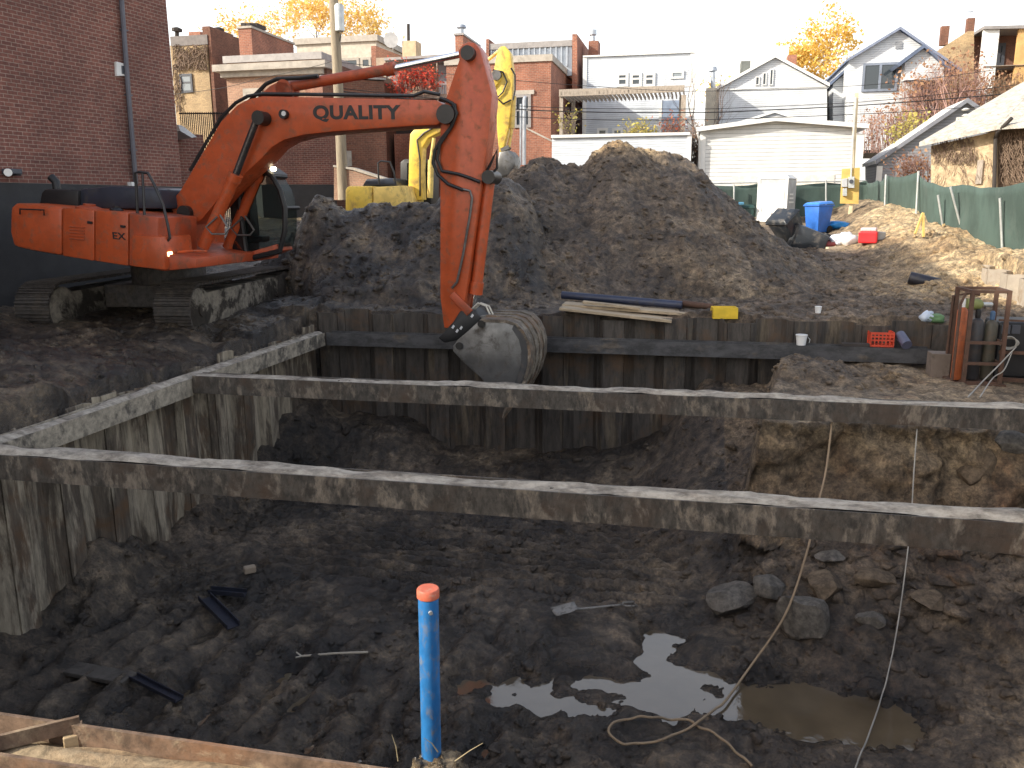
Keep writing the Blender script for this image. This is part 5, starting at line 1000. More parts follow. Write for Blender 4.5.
# ------------------------------------------------------------------ things by the back fence
po = Frame('portable_toilet', 'white portable toilet standing by the back fence', 'toilet', 770, 238, 31, 33, z=-1.3)
M_PT = paint('white_plastic', (.80, .80, .78), .4, 0, None, var=.04); M_PTG = paint('grey_plastic', (.42, .43, .44), .5)
o = po.P - po.e1 * .55
mb = MB(); mb.obox(o - po.e1 * .05 - po.e2 * .05, po.e1 * 1.2, po.e2 * 1.2, U * .16); mb.build('base', M_PTG, po.root, bevel=.02)
zt_ = po.S(770, 179).z; hh = zt_ - po.P.z
mb = MB(); mb.obox(o + U * .162, po.e1 * 1.1, po.e2 * 1.1, U * (hh - .162)); mb.build('cabin', M_PTG, po.root, bevel=.03)
mb = MB(); mb.obox(o + po.e1 * .10 - po.e2 * .035 + U * .22, po.e1 * .88, po.e2 * .034, U * (hh - .40)); dr = mb.build('door', M_PT, po.root, bevel=.012)
mb = MB(); mb.obox(o + po.e1 * .16 - po.e2 * .05 + U * 1.0, po.e1 * .05, po.e2 * .014, U * .16); mb.build('handle', M_PTG, dr)
for s in (0, 1.0): mb = MB(); mb.obox(o + po.e1 * s - po.e2 * .03 + U * .165, po.e1 * .098, po.e2 * .029, U * (hh - .17)); mb.build('door_jamb', M_PT, po.root, bevel=.01)
mb = MB(); A = [o + po.e1 * a + po.e2 * b + U * (hh + .004) for a, b in ((-.04, -.04), (1.14, -.04), (1.14, 1.14), (-.04, 1.14))]; mb.hexa(A + [o + po.e1 * a + po.e2 * b + U * (hh + .15) for a, b in ((.12, .12), (.98, .12), (.98, .98), (.12, .98))]); mb.build('roof', M_PT, po.root, bevel=.02)
mb = MB()
for k in range(3): mb.obox(o + po.e1 * 1.101 + po.e2 * (.2 + .03 * k) + U * (1.30 + .14 * k), po.e1 * .004, po.e2 * (.6 - .08 * k), U * .06)
mb.build('side_decal', M_PT, po.root)
def cart(name, label, loc, ang, body, lid, tilt=None, h=1.0, w=.62, d=.72, lidopen=0, grp=None):
    r = empty(name, loc, ang, label, 'wheelie bin', grp); base = Vector(loc); m = Matrix.Rotation(ang, 3, 'Z')
    if tilt is not None: m = m @ tilt
    def T(x, y, z): return base + m @ Vector((x, y, z))
    mb = MB(); B = [T(-w * .4, -d * .38, .06), T(w * .4, -d * .38, .06), T(w * .4, d * .36, .06), T(-w * .4, d * .36, .06)]; P = [T(-w / 2, -d / 2, h), T(w / 2, -d / 2, h), T(w / 2, d / 2, h), T(-w / 2, d / 2, h)]; mb.hexa(B + P); mb.build('body', body, r, bevel=.03, smooth=True)
    mb = MB(); mb.hexa([T(-w / 2 - .02, -d / 2 - .03, h - .05), T(w / 2 + .02, -d / 2 - .03, h - .05), T(w / 2 + .02, d / 2 + .03, h - .05), T(-w / 2 - .02, d / 2 + .03, h - .05), T(-w / 2 - .02, -d / 2 - .03, h + .0), T(w / 2 + .02, -d / 2 - .03, h + .0), T(w / 2 + .02, d / 2 + .03, h + .0), T(-w / 2 - .02, d / 2 + .03, h + .0)]); mb.build('rim', body, r, bevel=.012)
    mb = MB(); mb.hexa([T(-w / 2 - .015, -d / 2 - .02, h + .004), T(w / 2 + .015, -d / 2 - .02, h + .004), T(w / 2 + .015, d / 2 + .02, h + .03), T(-w / 2 - .015, d / 2 + .02, h + .03), T(-w / 2 + .05, -d / 2 + .05, h + .07), T(w / 2 - .05, -d / 2 + .05, h + .07), T(w / 2 - .05, d / 2 - .04, h + .11), T(-w / 2 + .05, d / 2 - .04, h + .11)]); mb.build('lid', lid, r, bevel=.015, smooth=True)
    for s in (-1, 1): mb = MB(); a = T(s * w * .36, d * .40, .13); mb.cyl(a, T(s * w * .46, d * .40, .13), .13, 18); mb.build('wheel', M_BLK, r, smooth=True)
    mb = MB(); mb.tube([T(-w * .4, d / 2, h - .04), T(-w * .4, d / 2 + .09, h - .02), T(w * .4, d / 2 + .09, h - .02), T(w * .4, d / 2, h - .04)], .016, 8); mb.build('handle', body, r, smooth=True)
M_BB = paint('blue_bin_plastic', (.03, .14, .50), .4); M_BBL = paint('blue_bin_lid', (.05, .22, .66), .4); M_BKB = paint('black_bin_plastic', (.022, .026, .032), .35, 0, (.16, .14, .12), .35, 3); M_DGB = paint('dark_green_bin', (.018, .05, .042), .45)
cart('wheelie_bin', 'bright blue wheelie bin standing behind the tipped black ones', hit(817, 234), R(-58), M_BB, M_BBL, None, .92, .58, .7)
cart('wheelie_bin', 'black wheelie bin tipped on its side in front of the blue bin', hit(828, 246), R(-20), M_BKB, M_BKB, Matrix.Rotation(R(-72), 3, 'Y'), 1.0, .66, .74)
cart('wheelie_bin', 'dark wheelie bin leaning hard over against the portable toilet', hit(795, 243), R(30), M_BKB, M_BKB, Matrix.Rotation(R(-38), 3, 'Y'), .95)
cart('wheelie_bin', 'dark green bin half hidden between the brown heap and the toilet', at_y(745, 236, 31.6), R(-20), M_DGB, M_BBL if False else M_DGB, None, 1.05)
mb = MB(); c = at_y(738, 203.5, 31.2); mb.cbox(c, .34, .3, .10, .4); mb.build('blue_tub', paint('pale_blue_plastic', (.12, .36, .55), .5), label='small pale blue tub on top of the dark green bin', cat='tub', bevel=.03)
mb = MB(); a = at_y(771, 246, 28.6); mb.bar(a, at_y(774, 214, 29.2), .22, .04, Vector((0, 1, 0))); mb.build('plank', paint('grey_board', (.34, .31, .28), .85), label='grey board standing on edge against the tipped bins', cat='plank')
def heaplet(name, label, cat, u, v, y, r, h, mat, seed, grp=None):
    rr = np.random.default_rng(seed); co, fsx = ICO3; V = co * 1.0; n = fbm(V[:, 0] * 2 + seed, V[:, 1] * 2 + V[:, 2] * 1.7, seed, 3); V = V * (1 + .45 * n[:, None]) * np.array([r, r * .8, h]); loc = hit(u, v); V = V + np.array(loc) + np.array([0, 0, h * .6])
    return put(raw_mesh(name, V, fsx, mat, None, True, tuple(loc)), label, cat, grp)
heaplet('tarp', 'crumpled bright blue tarp behind the red and white litter', 'tarp', 838, 228, 30.2, .40, .14, paint('blue_tarp', (.02, .24, .62), .4), 3)
heaplet('plastic_bag', 'white plastic bag slumped left of its twin by the red cooler', 'bag', 838, 244, 27.6, .26, .17, paint('white_bag', (.66, .70, .82), .4), 4); heaplet('plastic_bag', 'white plastic bag touching the red cooler', 'bag', 848, 244, 27.4, .24, .20, paint('white_bag2', (.78, .76, .78), .4), 6)
heaplet('cloth', 'rumpled dark red cloth lying left of the white bags', 'cloth', 829, 246, 27.6, .22, .10, paint('dark_red_cloth', (.25, .06, .06), .8), 8)
cr = empty('cooler', hit(868, 243), R(-30), 'bright red cooler with a pale lid at the edge of the sunlit sand', 'cooler'); c = Vector(cr.location)
mb = MB(); mb.cbox(c + U * .15, .48, .36, .32, R(-30)); mb.build('body', paint('red_plastic', (.62, .025, .03), .35), cr, bevel=.04); mb = MB(); mb.cbox(c + U * .36, .40, .30, .10, R(-30)); mb.build('lid', paint('pinkish_lid', (.75, .52, .50), .5), cr, bevel=.03)
mb = MB(); c = hit(881, 241) + Vector((0, .3, 0)); mb.cbox(c + U * .1, .30, .4, .26, .2); mb.build('bucket_box', paint('grey_box', (.34, .33, .31), .6), label='grey plastic box right behind the red cooler', cat='box', bevel=.03)
mb = MB(); c = lay(836, 249, .03); mb.cbox(c, .55, .15, .05, .2); mb.build('plank', paint('pale_board', (.62, .52, .38), .8), label='short pale board lying on the soil below the white bags', cat='plank')
mb = MB(); c = lay(786, 243, .05); mb.cbox(c, .9, .3, .08, -.1); mb.build('stone_slab', paint('grey_slab', (.32, .29, .25), .9), label='flat grey slab on the soil in front of the tipped black bins', cat='slab', bevel=.02)
# meter board on its post
mp_ = Frame('meter_post', 'tall cream service post carrying a yellow board with electric meters', 'post', 850, 226, 29.8, 12.5, z=-1.3)
mp_.part('post', paint('cream_post', (.66, .55, .36), .7), lambda m: m.bar(mp_.S(849.5, 230, .06), mp_.S(856.5, 93, .06), .12, .12, mp_.e2), .01)
bd = mp_.part('board', paint('yellow_plywood', (.62, .42, .12), .75), lambda m: mp_.prism(m, [(842, 169), (860, 167.5), (858.5, 204), (840, 203.5)], -.06, -.03))
for bb, mt in (([(842, 179), (847.5, 178), (847.5, 187), (842, 187)], M_PTG), ([(848.5, 177), (854.5, 176.5), (854.5, 188), (848.5, 188)], M_GALV), ([(843, 188.5), (847, 188), (847, 196), (843, 196)], M_GALV)): mp_.part('meter_box', mt, lambda m: mp_.prism(m, bb, -.2, -.0615), .01, False, bd)
mp_.part('meter_dial', M_FRB, lambda m: P2(mp_, m, (851.5, 181.5), .07, -.25, -.2005), 0, True, bd); mp_.part('conduit', M_GALV, lambda m: m.tube([mp_.S(851, 177, -.1), mp_.S(853, 140, -.06), mp_.S(856, 97, -.06)], .03, 8), 0, True)

# ------------------------------------------------------------------ along the far waler and the bench
TOPZ = -2.02
def on_piles(u, v, q=15.35, z=TOPZ): # point over the pile heads
    r = ray(u, v); k = q / r.dot(E2); w_ = r * k; return Vector((w_.x, w_.y, w_.z))
M_NAVY = paint('navy_pipe', (.028, .036, .07), .35, 0, (.07, .06, .05), .3); M_RUST = paint('rusty_steel', (.10, .052, .034), .8, 0, (.07, .045, .03), .5, 5)
mb = MB(); a = on_piles(562, 295, 16.25); b = on_piles(682, 305, 15.95); mb.tube([a, b], .075, 16); mb.build('long_pipe', M_NAVY, smooth=True, label='long navy blue pipe lying behind the stacked planks', cat='pipe')
mb = MB(); a = on_piles(676, 302.5, 16.15); b = on_piles(713, 307, 16.0); mb.tube([a, b], .06, 12); mb.build('rusty_pipe', M_RUST, smooth=True, label='short rusty brown pipe between the navy pipe and the yellow tray', cat='pipe')
M_PLK = paint('weathered_plank', (.42, .33, .22), .85, 0, (.20, .16, .12), .35, 3, .3, .2, (.4, 4, 4))
for k, (u0, v0, u1, v1, q, w, lb) in enumerate([(561, 307.5, 672, 320, 15.35, .48, 'front long weathered plank on the far pile heads'), (564, 304, 686, 313, 15.74, .48, 'back long weathered plank behind the front one'), (583, 302, 640, 308.5, 15.5, .16, 'short split plank on top of the two long ones')]):
    a = on_piles(u0, v0, q); b = on_piles(u1, v1, q); mb = MB(); mb.bar(a, b, w, .05); mb.build('plank', M_PLK, label=lb, cat='plank', bevel=.006)
yt = Frame('plastic_tray', 'bright yellow plastic tray on the soil at the foot of the brown heap', 'tray', 712, 318, 14.95, 4); 
def _tray(m):
    a = yt.S(713, 319); w = (yt.S(738, 317) - a).dot(yt.e1); m.obox(a, yt.e1 * w, yt.e2 * .3, U * .03)
    for o, ax, d in ((a, yt.e1 * w, yt.e2 * .02), (a + yt.e2 * .28, yt.e1 * w, yt.e2 * .02), (a + yt.e2 * .021, yt.e1 * .02, yt.e2 * .258), (a + yt.e1 * (w - .02) + yt.e2 * .021, yt.e1 * .02, yt.e2 * .258)): m.obox(o + U * .031, ax, d, U * .17)
yt.part('tray', paint('yellow_plastic', (.74, .50, .03), .5), _tray, .006)
W_TOP = -2.395
def on_waler(u, z=-2.40, q=15.0): r = ray(u, 345); k = q / r.dot(E2); w_ = r * k; return Vector((w_.x, w_.y, z))
bk_ = empty('bucket', on_waler(801), 0, 'small white bucket standing on the dark far waler', 'bucket'); c = Vector(bk_.location)
mb = MB(); mb.tube([c, c + U * .16, c + U * .165, c + U * .18], [.075, .092, .10, .10], 20); mb.build('body', M_PT, bk_, smooth=True); mb = MB(); mb.tube([c + Vector((.095, 0, .15)), c + Vector((.13, -.06, .10)), c + Vector((.10, -.10, .05))], .004, 5); mb.build('handle', M_GALV, bk_)
ck = empty('crate', on_waler(882), -ALPHA, 'red plastic milk crate standing on the dark far waler', 'crate'); c = Vector(ck.location) - E1 * .19
MR = paint('red_crate', (.62, .07, .03), .45)
def crate_side(m, o, ax, w, h, n):
    for z0, z1 in ((0, .035), (.10, .125), (.16, .185), (h - .04, h)): m.obox(o + U * z0, ax * w, n * .012, U * (z1 - z0))
    for k in range(7): m.obox(o + ax * ((w - .02) * k / 6) + U * .0005 - n * .0015, ax * .02, n * .015, U * (h - .001))
mb = MB(); crate_side(mb, c, E1, .38, .25, E2); crate_side(mb, c + E2 * .26, E1, .38, .25, E2); crate_side(mb, c + E2 * .014, E2, .245, .25, -E1); crate_side(mb, c + E1 * .38 + E2 * .014, E2, .245, .25, -E1); mb.obox(c + E2 * .013 + U * .02, E1 * .38, E2 * .246, U * .01); mb.build('basket', MR, ck)
mb = MB(); a = on_waler(899, -2.20, 15.12); b = on_waler(907, -2.335, 14.86); mb.tube([a, b], .085, 16); mb.build('pipe_stub', paint('slate_blue_pipe', (.10, .105, .16), .4), smooth=True, label='short slate blue pipe stub leaning beside the red crate', cat='pipe')
mb = MB(); mb.bar(on_waler(842, -2.37), on_waler(869, -2.37), .12, .05); mb.build('timber_block', M_DARK, label='dark flat timber on the far waler between bucket and crate', cat='timber')
mb = MB(); c = on_piles(818, 313, 15.7); mb.tube([c, c + U * .12], [.045, .06], 14); mb.build('cup', M_PT, smooth=True, label='small white cup on the soil above the far pile heads', cat='cup')
heaplet('plastic_bag', 'crumpled bag of white and blue plastic on the pile heads by the gas rack', 'bag', 926, 323, 14.2, .13, .10, paint('bluewhite_bag', (.55, .62, .72), .4), 14); heaplet('cloth', 'dusty green cloth heaped against the blue and white bag', 'cloth', 933, 322, 14.35, .17, .09, paint('green_cloth', (.12, .22, .10), .8), 16)
dp = lay(926, 283, .0); mb = MB(); a = at_y(909, 277.5, dp.y + .25); b = at_y(940, 285, dp.y); mb.tube([a, a.lerp(b, .04), a.lerp(b, .96), b], [.125, .14, .14, .125], 18); mb.tube([b, b + (b - a).normalized() * .03], [.09, .09], 14); mb.build('fat_pipe', paint('black_pipe', (.022, .022, .032), .35, 0, (.07, .06, .05), .3), smooth=True, label='fat black pipe lying at the edge of the sunlit sand', cat='pipe')
mb = MB(); c = Vector(at_z(937, 375, -2.72)); mb.cbox(c + U * .16, .28, .3, .42, -ALPHA); mb.build('timber_block', paint('grey_timber', (.19, .15, .12), .85, 0, (.10, .08, .06), .4), label='upright grey timber block at the end of the far waler', cat='timber', bevel=.01)

# gas cylinder rack
RK = Frame('gas_rack', 'rusty steel lifting rack for gas cylinders standing on the clay bench', 'rack', 970, 384, 12.45, 12.5, z=-2.74)
o = RK.S(963, 383, 0); o = Vector((o.x, o.y, -2.70)); w = .50; dd = .55; H_r = RK.S(963.5, 290).z - o.z
C4 = [o, o + RK.e1 * w, o + RK.e1 * w + RK.e2 * dd, o + RK.e2 * dd - RK.e1 * .06]
for c in C4: mb = MB(); mb.bar(c, c + U * H_r, .055, .055, RK.e2); mb.build('post', M_RUST, RK.root)
mb = MB()
for z in (.0, .30, .62, H_r - .02):
    for i in range(4):
        if z in (.30, .62) and i == 3: continue
        mb = MB(); mb.bar(C4[i] + U * z, C4[(i + 1) % 4] + U * z, .04, .045); mb.build('rail', M_RUST, RK.root)
mb = MB(); mb.obox(o - RK.e1 * .16 - RK.e2 * .06 + U * -.04, RK.e1 * (w + .24), RK.e2 * (dd + .12), U * .035); mb.build('floor_plate', M_RUST, RK.root)
mb = MB(); a = C4[3] - RK.e1 * .10; mb.tube([C4[0] - RK.e1 * .16 + U * .02, C4[0] - RK.e1 * .15 + U * (H_r * .85), C4[0] - RK.e1 * .09 + U * (H_r * .97), C4[0] + RK.e1 * .1 + U * (H_r - .06)], .022, 8); mb.tube([C4[3] - RK.e1 * .06 + U * .02, C4[3] - RK.e1 * .05 + U * H_r * .9, C4[3] + RK.e1 * .2 + U * (H_r - .1)], .022, 8); mb.build('hoop', M_RUST, RK.root, smooth=True)
def gascyl(label, c, r, h, mat, capm, horiz=None):
    g = empty('gas_cylinder', c, 0, label, 'gas cylinder'); d = horiz or U; c = Vector(c)
    mb = MB(); mb.tube([c, c + d * .02, c + d * (h - r * .9), c + d * (h - r * .35), c + d * (h - r * .05)], [r * .9, r, r, r * .75, r * .32], 24); mb.build('body', mat, g, smooth=True)
    mb = MB(); mb.tube([c + d * (h - r * .05), c + d * (h + .05), c + d * (h + .11), c + d * (h + .13)], [r * .38, r * .42, r * .40, r * .2], 14); mb.build('valve_cap', capm, g, smooth=True)
zc = o.z + .0
gascyl('tall orange gas cylinder with a white cap in the rusty rack', o + RK.e1 * -.06 + RK.e2 * .18 + U * .01, .075, H_r * .80, paint('cylinder_orange', (.42, .11, .035), .55, 0, (.16, .08, .05), .35), M_PT)
gascyl('dark blue-black gas cylinder, left of the two in the rack', o + RK.e1 * .19 + RK.e2 * .28 + U * .01, .10, H_r * .68, paint('cylinder_black', (.035, .035, .038), .45, 0, (.10, .07, .05), .35), M_BLK); gascyl('dark olive gas cylinder, right of the two in the rack', o + RK.e1 * .40 + RK.e2 * .30 + U * .01, .09, H_r * .66, paint('cylinder_olive', (.06, .055, .04), .5, 0, (.12, .08, .05), .35), paint('cyl_blue_cap', (.06, .12, .22), .5))
gascyl('small green gas cylinder lying across the top of the rack', RK.S(966.5, 304, .35), .085, .24, paint('cylinder_green', (.22, .24, .08), .6), M_GALV, RK.e1)
# welder
WD = Frame('welding_machine', 'dark welding set with a coiled cable in a rusty frame at the right edge', 'welder', 1010, 384, 12.5, 12.5, z=-2.74)
WD.part('body', M_BLK, lambda m: WD.bx(m, 1000, 322, 1046, 380, .12, .85), .05); WD.part('frame', M_RUST, lambda m: (m.bar(WD.S(999, 352, 0), WD.S(1050, 354, 0), .04, .05), m.bar(WD.S(999, 379, 0), WD.S(1050, 382, 0), .05, .06), m.bar(WD.S(999, 320, .1), WD.S(1050, 322, .1), .03, .03)))
for u in (1006, 1016): WD.part('gauge', M_FRB, lambda m: WD.bx(m, u - 3.5, 325, u + 4, 334, .10, .1195), .004)
def _coil(m):
    for k in range(4):
        c = WD.S(1009, 343, -.04 + .02 * k); pts = [c + WD.e1 * (.10 + .012 * k) * math.cos(a) + U * (.10 - .01 * k) * math.sin(a) for a in np.linspace(0, 6.28, 20)]; m.tube(pts, .010, 6, False)
WD.part('cable_coil', M_ROPE2, _coil, 0, True)
a = WD.S(1016, 347, -.05); rope('cable', [a, at_y(1000, 364, 12.0), at_y(984, 380, 11.6), at_z(968, 397, -2.38)], .010, M_ROPE2, 'pale cable running from the welding set down to the far strut, upper one'); rope('cable', [WD.S(1012, 352, -.06), at_y(1004, 370, 12.0), at_y(993, 378, 11.8), at_z(980, 397, -2.38)], .009, M_ROPE2, 'pale cable from the welding set to the far strut, lower one')
# ------------------------------------------------------------------ poles, wires, trees
up = Frame('utility_pole', 'tall weathered timber utility pole with a grey transformer behind the boom', 'pole', 343, 190, 33, 12.5, z=-1.2)
up.part('pole', paint('pole_timber', (.30, .25, .18), .9, 0, (.20, .16, .12), .4, 3, .4, .2, (3, 3, .3)), lambda m: m.tube([up.S(343.5, 200, 0), up.S(339.5, 110, 0), up.S(333.5, 0, 0), up.S(330, -60, 0)], [.21, .19, .17, .16], 14), 0, True)
up.part('transformer', M_GALV, lambda m: m.tube([up.S(340, 32, -.1), up.S(340, 31, -.1), up.S(339, 6, -.1), up.S(339, 4, -.1)], [.10, .17, .17, .12], 18), 0, True); up.part('bracket', M_RAIL, lambda m: (m.bar(up.S(336, 22, 0), up.S(340, 22, -.1), .05, .08), m.bar(up.S(341, 33, -.1), up.S(340, 42, 0), .03, .03)))
M_WIRE = paint('black_cable', (.018, .018, .02), .6)
def wire(label, pts, y0, y1, r=.014):
    n = len(pts); P = []
    for i, (u, v) in enumerate(pts): P.append(at_y(u, v, y0 + (y1 - y0) * (u - pts[0][0]) / (pts[-1][0] - pts[0][0])))
    return rope('power_line', P, r, M_WIRE, label)['label']
for lb, pts, r in [('thin upper power line crossing the white houses', [(336, 62), (450, 74), (560, 84), (680, 91), (760, 89), (880, 84), (1024, 66), (1150, 48)], .010), ('topmost of three close power lines before the white garage', [(338, 88), (520, 106), (680, 109), (756, 107), (880, 100.5), (1024, 84), (1150, 66)], .012),
                   ('thick middle one of three close power lines before the white garage', [(338, 91), (520, 109.5), (680, 112.5), (758, 110.5), (880, 104), (1024, 92), (1150, 76)], .020), ('lowest of three close power lines before the white garage', [(339, 102), (520, 117), (680, 120), (850, 114.5), (960, 108), (1024, 103), (1150, 92)], .013),
                   ('slack service wire crossing the tan house above the boom', [(176, 94), (222, 88), (262, 78), (300, 70), (338, 60)], .010)]:
    a0 = 36 if pts[0][0] < 200 else 33.2; wire(lb, pts, a0, 34.5 if pts[0][0] > 200 else 33.2, r)
for o in bpy.data.objects:
    if o.name.startswith('power_line'): o['category'] = 'power line'

def tree(name, label, base, H, spread, seed, leafm=None, nleaf=0, lsz=.14, bark=None, lean=0, levels=5, r0=.2, cat='tree', leafband=.0, group=None, branch=(2, 4), up=.55, openn=.0):
    rr = random.Random(seed); root = empty(name, base, 0, label, cat, group); base = Vector(base); mb = MB(); tips = []
    def grow(p, d, L, r, lv):
        n = 3; pts = [p]; rs = [r]
        for i in range(n): d = (d + Vector((rr.uniform(-.22, .22), rr.uniform(-.22, .22), rr.uniform(-.08, .16)))).normalized(); p = p + d * L / n; pts.append(p); rs.append(r * (1 - .35 * (i + 1) / n))
        mb.tube(pts, rs, 7 if lv < 2 else (5 if lv < 4 else 3))
        if lv >= levels - 2:
            for q in pts[1:]: tips.append((q, d))
        if lv >= levels: return
        k = rr.randint(*branch)
        for j in range(k):
            a = rr.uniform(0, 6.28); sp = rr.uniform(.45, 1.0) * spread
            side = Vector((math.cos(a), math.sin(a), 0)); nd_ = (d * (1 - .35 * sp) + side * sp + Vector((0, 0, up * .35))).normalized()
            st = pts[-1] if j < 2 else pts[-2]
            grow(st, nd_, L * rr.uniform(.62, .82), rs[-1] * rr.uniform(.55, .75), lv + 1)
    grow(base, Vector((lean, 0, 1)).normalized(), H * .30, r0, 0)
    # scale to the wanted height
    top = max(v.z for v in mb.v); s = H / (top - base.z)
    for v in mb.v: v.x, v.y, v.z = base.x + (v.x - base.x) * s, base.y + (v.y - base.y) * s, base.z + (v.z - base.z) * s
    mb.build('trunk', bark or M_BARK, root, smooth='all')
    if leafm:
        n = nleaf; ti = [rr.randrange(len(tips)) for _ in range(n)]
        c = np.array([list(base + (tips[i][0] - base) * s) for i in ti]) + RNG.normal(0, lsz * 1.6, (n, 3))
        if leafband: keep = c[:, 2] > base.z + H * leafband; c = c[keep]; n = len(c)
        a = RNG.normal(size=(n, 3)); a /= np.linalg.norm(a, axis=1)[:, None]; b = np.cross(a, RNG.normal(size=(n, 3))); b /= np.linalg.norm(b, axis=1)[:, None]; z = lsz * RNG.uniform(.5, 1.2, (n, 1))
        V = np.stack([c - a * z, c + b * z * .6, c + a * z, c - b * z * .6], 1).reshape(-1, 3); F = np.arange(n * 4).reshape(n, 4); raw_mesh('crown', V, F, leafm, None, False, tuple(base), None)
        o = bpy.data.objects[-1] if False else None
    return root
M_BARK = paint('grey_bark', (.17, .13, .11), .95); M_BARKR = paint('reddish_twigs', (.30, .18, .15), .95)
M_LY = leafmat('yellow_leaves', (.80, .50, .10), (.85, .62, .25)); M_LO = leafmat('orange_leaves', (.80, .50, .09), (.85, .66, .22)); M_LR = leafmat('red_ivy_leaves', (.62, .05, .04), (.75, .16, .08)); M_LRB = leafmat('russet_leaves', (.36, .17, .10), (.50, .30, .16)); M_LG = leafmat('yellow_green_leaves', (.40, .38, .08), (.62, .50, .16))
_raw = raw_mesh
def raw_mesh(name, co, F, mat, attr=None, smooth=True, loc=None, parent=None):
    o = _raw(name, co, F, mat, attr, smooth, loc, parent)
    return o
def crown_to(root):
    for o in list(bpy.data.objects):
        if o.name.startswith('crown') and o.parent is None: o.parent = root; o.location = (0, 0, 0)
def T(*a, **k): r = tree(*a, **k); crown_to(r); return r
T('tree', 'sparse golden tree rising above the tan house at upper left', at_y(284, 60, 72) - U * 9, 15.2, 1.0, 5, M_LY, 5200, .15, levels=6, r0=.22, leafband=.40, up=.4)
T('tree', 'nearly bare tree with a few pale leaves right of the utility pole', at_y(370, 60, 76) - U * 9, 14.5, .9, 8, M_LY, 1300, .12, levels=6, r0=.18, leafband=.4)
T('tree', 'bright yellow tree behind the white gabled house', at_y(803, 80, 66) - U * 6, 10.8, .95, 14, M_LO, 5600, .15, levels=6, r0=.2, leafband=.5)
T('tree', 'small golden tree in the gap beside the white clapboard house', at_y(725, 120, 58) - U * 4, 6.6, .7, 21, M_LO, 260, .14, levels=5, r0=.16, leafband=.3)
T('tree', 'bare grey tree in the gap right of the white clapboard house', at_y(700, 130, 42) - U * 3, 7.0, .6, 23, None, levels=6, r0=.12)
T('tree', 'bare reddish tree in front of the picture window house', at_y(950, 140, 40) - U * 2, 6.4, .9, 31, M_LRB, 260, .10, bark=M_BARKR, levels=6, r0=.16)
def shrub(name, label, fr, u0, v0, u1, v1, t0, t1, nst, mat, leafm, nl, seed, lsz=.09, cat='shrub', group=None, r=.016):
    rr = random.Random(seed); b = fr.S((u0 + u1) / 2, v1, (t0 + t1) / 2); root = empty(name, b, 0, label, cat, group); mb = MB(); tips = []
    for k in range(nst):
        u = rr.uniform(u0, u1); t = rr.uniform(t0, t1); p = fr.S(u, v1 + 3, t); top = fr.S(u + rr.uniform(-6, 6), v0 + (v1 - v0) * rr.uniform(0, .55) * (.4 + abs(2 * (u - u0) / (u1 - u0) - 1)), t); m1 = p.lerp(top, .5) + Vector((rr.uniform(-.2, .2), rr.uniform(-.2, .2), 0))
        mb.tube([p, m1, top], [r, r * .7, r * .3], 4, False); tips += [m1, top, m1.lerp(top, .5), p.lerp(m1, .6)]
        for j in range(3):
            s = m1.lerp(top, rr.random()); e = s + Vector((rr.uniform(-.5, .5), rr.uniform(-.4, .4), rr.uniform(.05, .5))); mb.tube([s, e], [r * .5, r * .2], 3, False); tips.append(e)
    mb.build('stems', mat, root)
    if nl:
        c = np.array([list(tips[rr.randrange(len(tips))]) for _ in range(nl)]) + RNG.normal(0, lsz * 1.7, (nl, 3)); n = nl
        a = RNG.normal(size=(n, 3)); a /= np.linalg.norm(a, axis=1)[:, None]; b_ = np.cross(a, RNG.normal(size=(n, 3))); b_ /= np.linalg.norm(b_, axis=1)[:, None]; z = lsz * RNG.uniform(.5, 1.2, (n, 1))
        V = np.stack([c - a * z, c + b_ * z * .6, c + a * z, c - b_ * z * .6], 1).reshape(-1, 3); o = raw_mesh('foliage', V, np.arange(n * 4).reshape(n, 4), leafm, None, False, tuple(root.location)); o.parent = root; o.location = (0, 0, 0)
    return root
SF = Frame('helper_frame', None, None, 900, 130, 42, 12.5, z=-1); bpy.data.objects.remove(SF.root)
shrub('shrub', 'russet bare shrub in front of the white house with blue gable trim', SF, 858, 108, 915, 150, -2, 1, 110, M_BARKR, M_LRB, 700, 41, .08)
shrub('shrub', 'tall tangle of reddish bare stems below the corner brick house', SF, 905, 62, 985, 130, 2, 4, 260, M_BARKR, M_LRB, 1300, 42, .09, r=.02)
shrub('shrub', 'brown thicket beneath the porch of the corner brick house', SF, 960, 72, 1060, 130, 4, 7, 240, paint('brown_twigs', (.20, .14, .09), .95), M_LRB, 1200, 43, .10, r=.02)
shrub('shrub', 'yellow-green bush between the russet shrub and the grey garage', SF, 896, 118, 930, 150, -3, -1, 60, M_BARK, M_LG, 700, 44, .09)
shrub('shrub', 'small bright yellow-green bush behind the low white garage', Frame('h', None, None, 640, 135, 39.5, 12.5, z=-1), 628, 126, 650, 140, 0, .6, 30, M_BARK, M_LG, 380, 45, .08)
shrub('shrub', 'small red-leaved bush under the right end of the pergola', Frame('h', None, None, 670, 135, 39.5, 12.5, z=-1), 663, 123, 680, 140, 0, .6, 30, M_BARK, leafmat('dull_red_leaves', (.36, .09, .06), (.48, .20, .10)), 240, 46, .08)
shrub('shrub', 'yellowish climber around the left pergola post', Frame('h', None, None, 566, 135, 40.2, 12.5, z=-1), 562, 112, 574, 140, -.4, -.1, 24, M_BARK, M_LG, 160, 47, .07)
shrub('shrub', 'bare brown shrub in the gap left of the white garage', Frame('h', None, None, 697, 150, 38.5, 12.5, z=-1), 691, 118, 699, 170, 0, 1, 60, M_BARK, M_LRB, 200, 48, .06)
shrub('shrub', 'bare climbing plant on the rusty-leaved arch beside the stone garage', Frame('h', None, None, 915, 170, 30.5, 12.5, z=-1), 898, 158, 932, 182, 0, .8, 60, M_BARKR, M_LRB, 260, 49, .07)
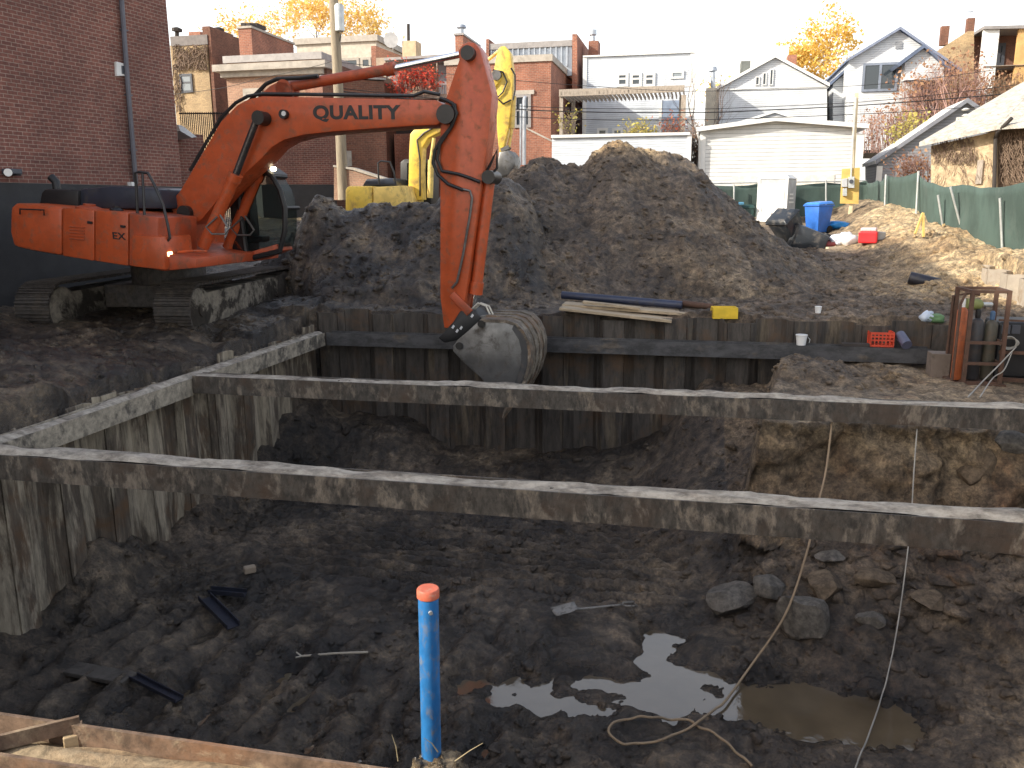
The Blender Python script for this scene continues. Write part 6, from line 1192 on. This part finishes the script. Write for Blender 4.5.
shrub('ivy', 'bright red ivy hanging over the old back porch', Frame('h', None, None, 420, 95, 46.7, 12.5, z=-1), 402, 70, 437, 88, -.2, .1, 90, M_BARKR, M_LR, 800, 51, .085, cat='ivy')
shrub('ivy', 'column of red ivy climbing the left porch post', Frame('h', None, None, 395, 95, 46.7, 12.5, z=-1), 397, 66, 406, 100, -.2, .1, 40, M_BARKR, M_LR, 420, 52, .085, cat='ivy')
for o in list(bpy.data.objects):
    if o.type == 'EMPTY' and not o.children and o.name.split('.')[0] == 'h': bpy.data.objects.remove(o)
# ------------------------------------------------------------------ camera, sky, sun
cd = bpy.data.cameras.new('camera'); cam = bpy.data.objects.new('camera', cd); col.objects.link(cam); scene.camera = cam
cd.sensor_width = 36; cd.lens = FPX * 36 / 1024; cd.clip_start = .05; cd.clip_end = 3000
f_ = ray(512, 384).normalized(); r_ = Vector((1, 0, 0)); u_ = r_.cross(f_)
b0 = Matrix((r_, u_, -f_)).transposed()
cam.rotation_euler = (b0 @ Matrix.Rotation(-ROLL * CAMSIGN, 3, 'Z')).to_euler(); cam.location = (0, 0, 0)
SUN_DIR = Vector((math.cos(R(19.3)), math.sin(R(19.3)), 0)) * math.cos(R(SUN_EL)) + Vector((0, 0, -math.sin(R(SUN_EL))))
ld = bpy.data.lights.new('sun', 'SUN'); ld.energy = SUN_S; ld.angle = R(.5); ld.color = (1, .93, .80)
lo_ = bpy.data.objects.new('sun', ld); col.objects.link(lo_); lo_.rotation_euler = SUN_DIR.to_track_quat('-Z', 'Y').to_euler(); lo_.location = (-30, -10, 30)
w = bpy.data.worlds.new('World'); scene.world = w; w.use_nodes = True; nt = w.node_tree
sky = nd(nt, 'ShaderNodeTexSky', sky_type='NISHITA', sun_disc=False); sky.sun_elevation = R(SUN_EL); sky.sun_rotation = math.atan2(-SUN_DIR.x, -SUN_DIR.y)
sky.air_density = 1.0; sky.dust_density = 3.0; sky.ozone_density = 1.0
bg = nt.nodes['Background']; bg.inputs['Strength'].default_value = SKY_S; 
tc = coords(nt, 'Generated'); sx = nd(nt, 'ShaderNodeSeparateXYZ'); nt.links.new(tc, sx.inputs[0])
veil = ramp(nt, sx.outputs[2], [(0.0, (VEIL,) * 3), (.28, (VEIL * .6,) * 3), (.6, (VEIL * .34,) * 3), (.9, (VEIL * .06,) * 3)])          # bright thin haze, strongest low in the sky
nt.links.new(mixc(nt, veil.outputs[0], sky.outputs[0], (10.6, 10.1, 9.3)), bg.inputs[0])
vs = scene.view_settings; vs.view_transform = 'Standard'; vs.look = 'None'; vs.gamma = 1; vs.use_curve_mapping = False; vs.exposure = EXPO
scene.cycles.use_denoising = True; scene.cycles.max_bounces = 6; scene.cycles.diffuse_bounces = 3; scene.cycles.glossy_bounces = 3; scene.cycles.transparent_max_bounces = 8
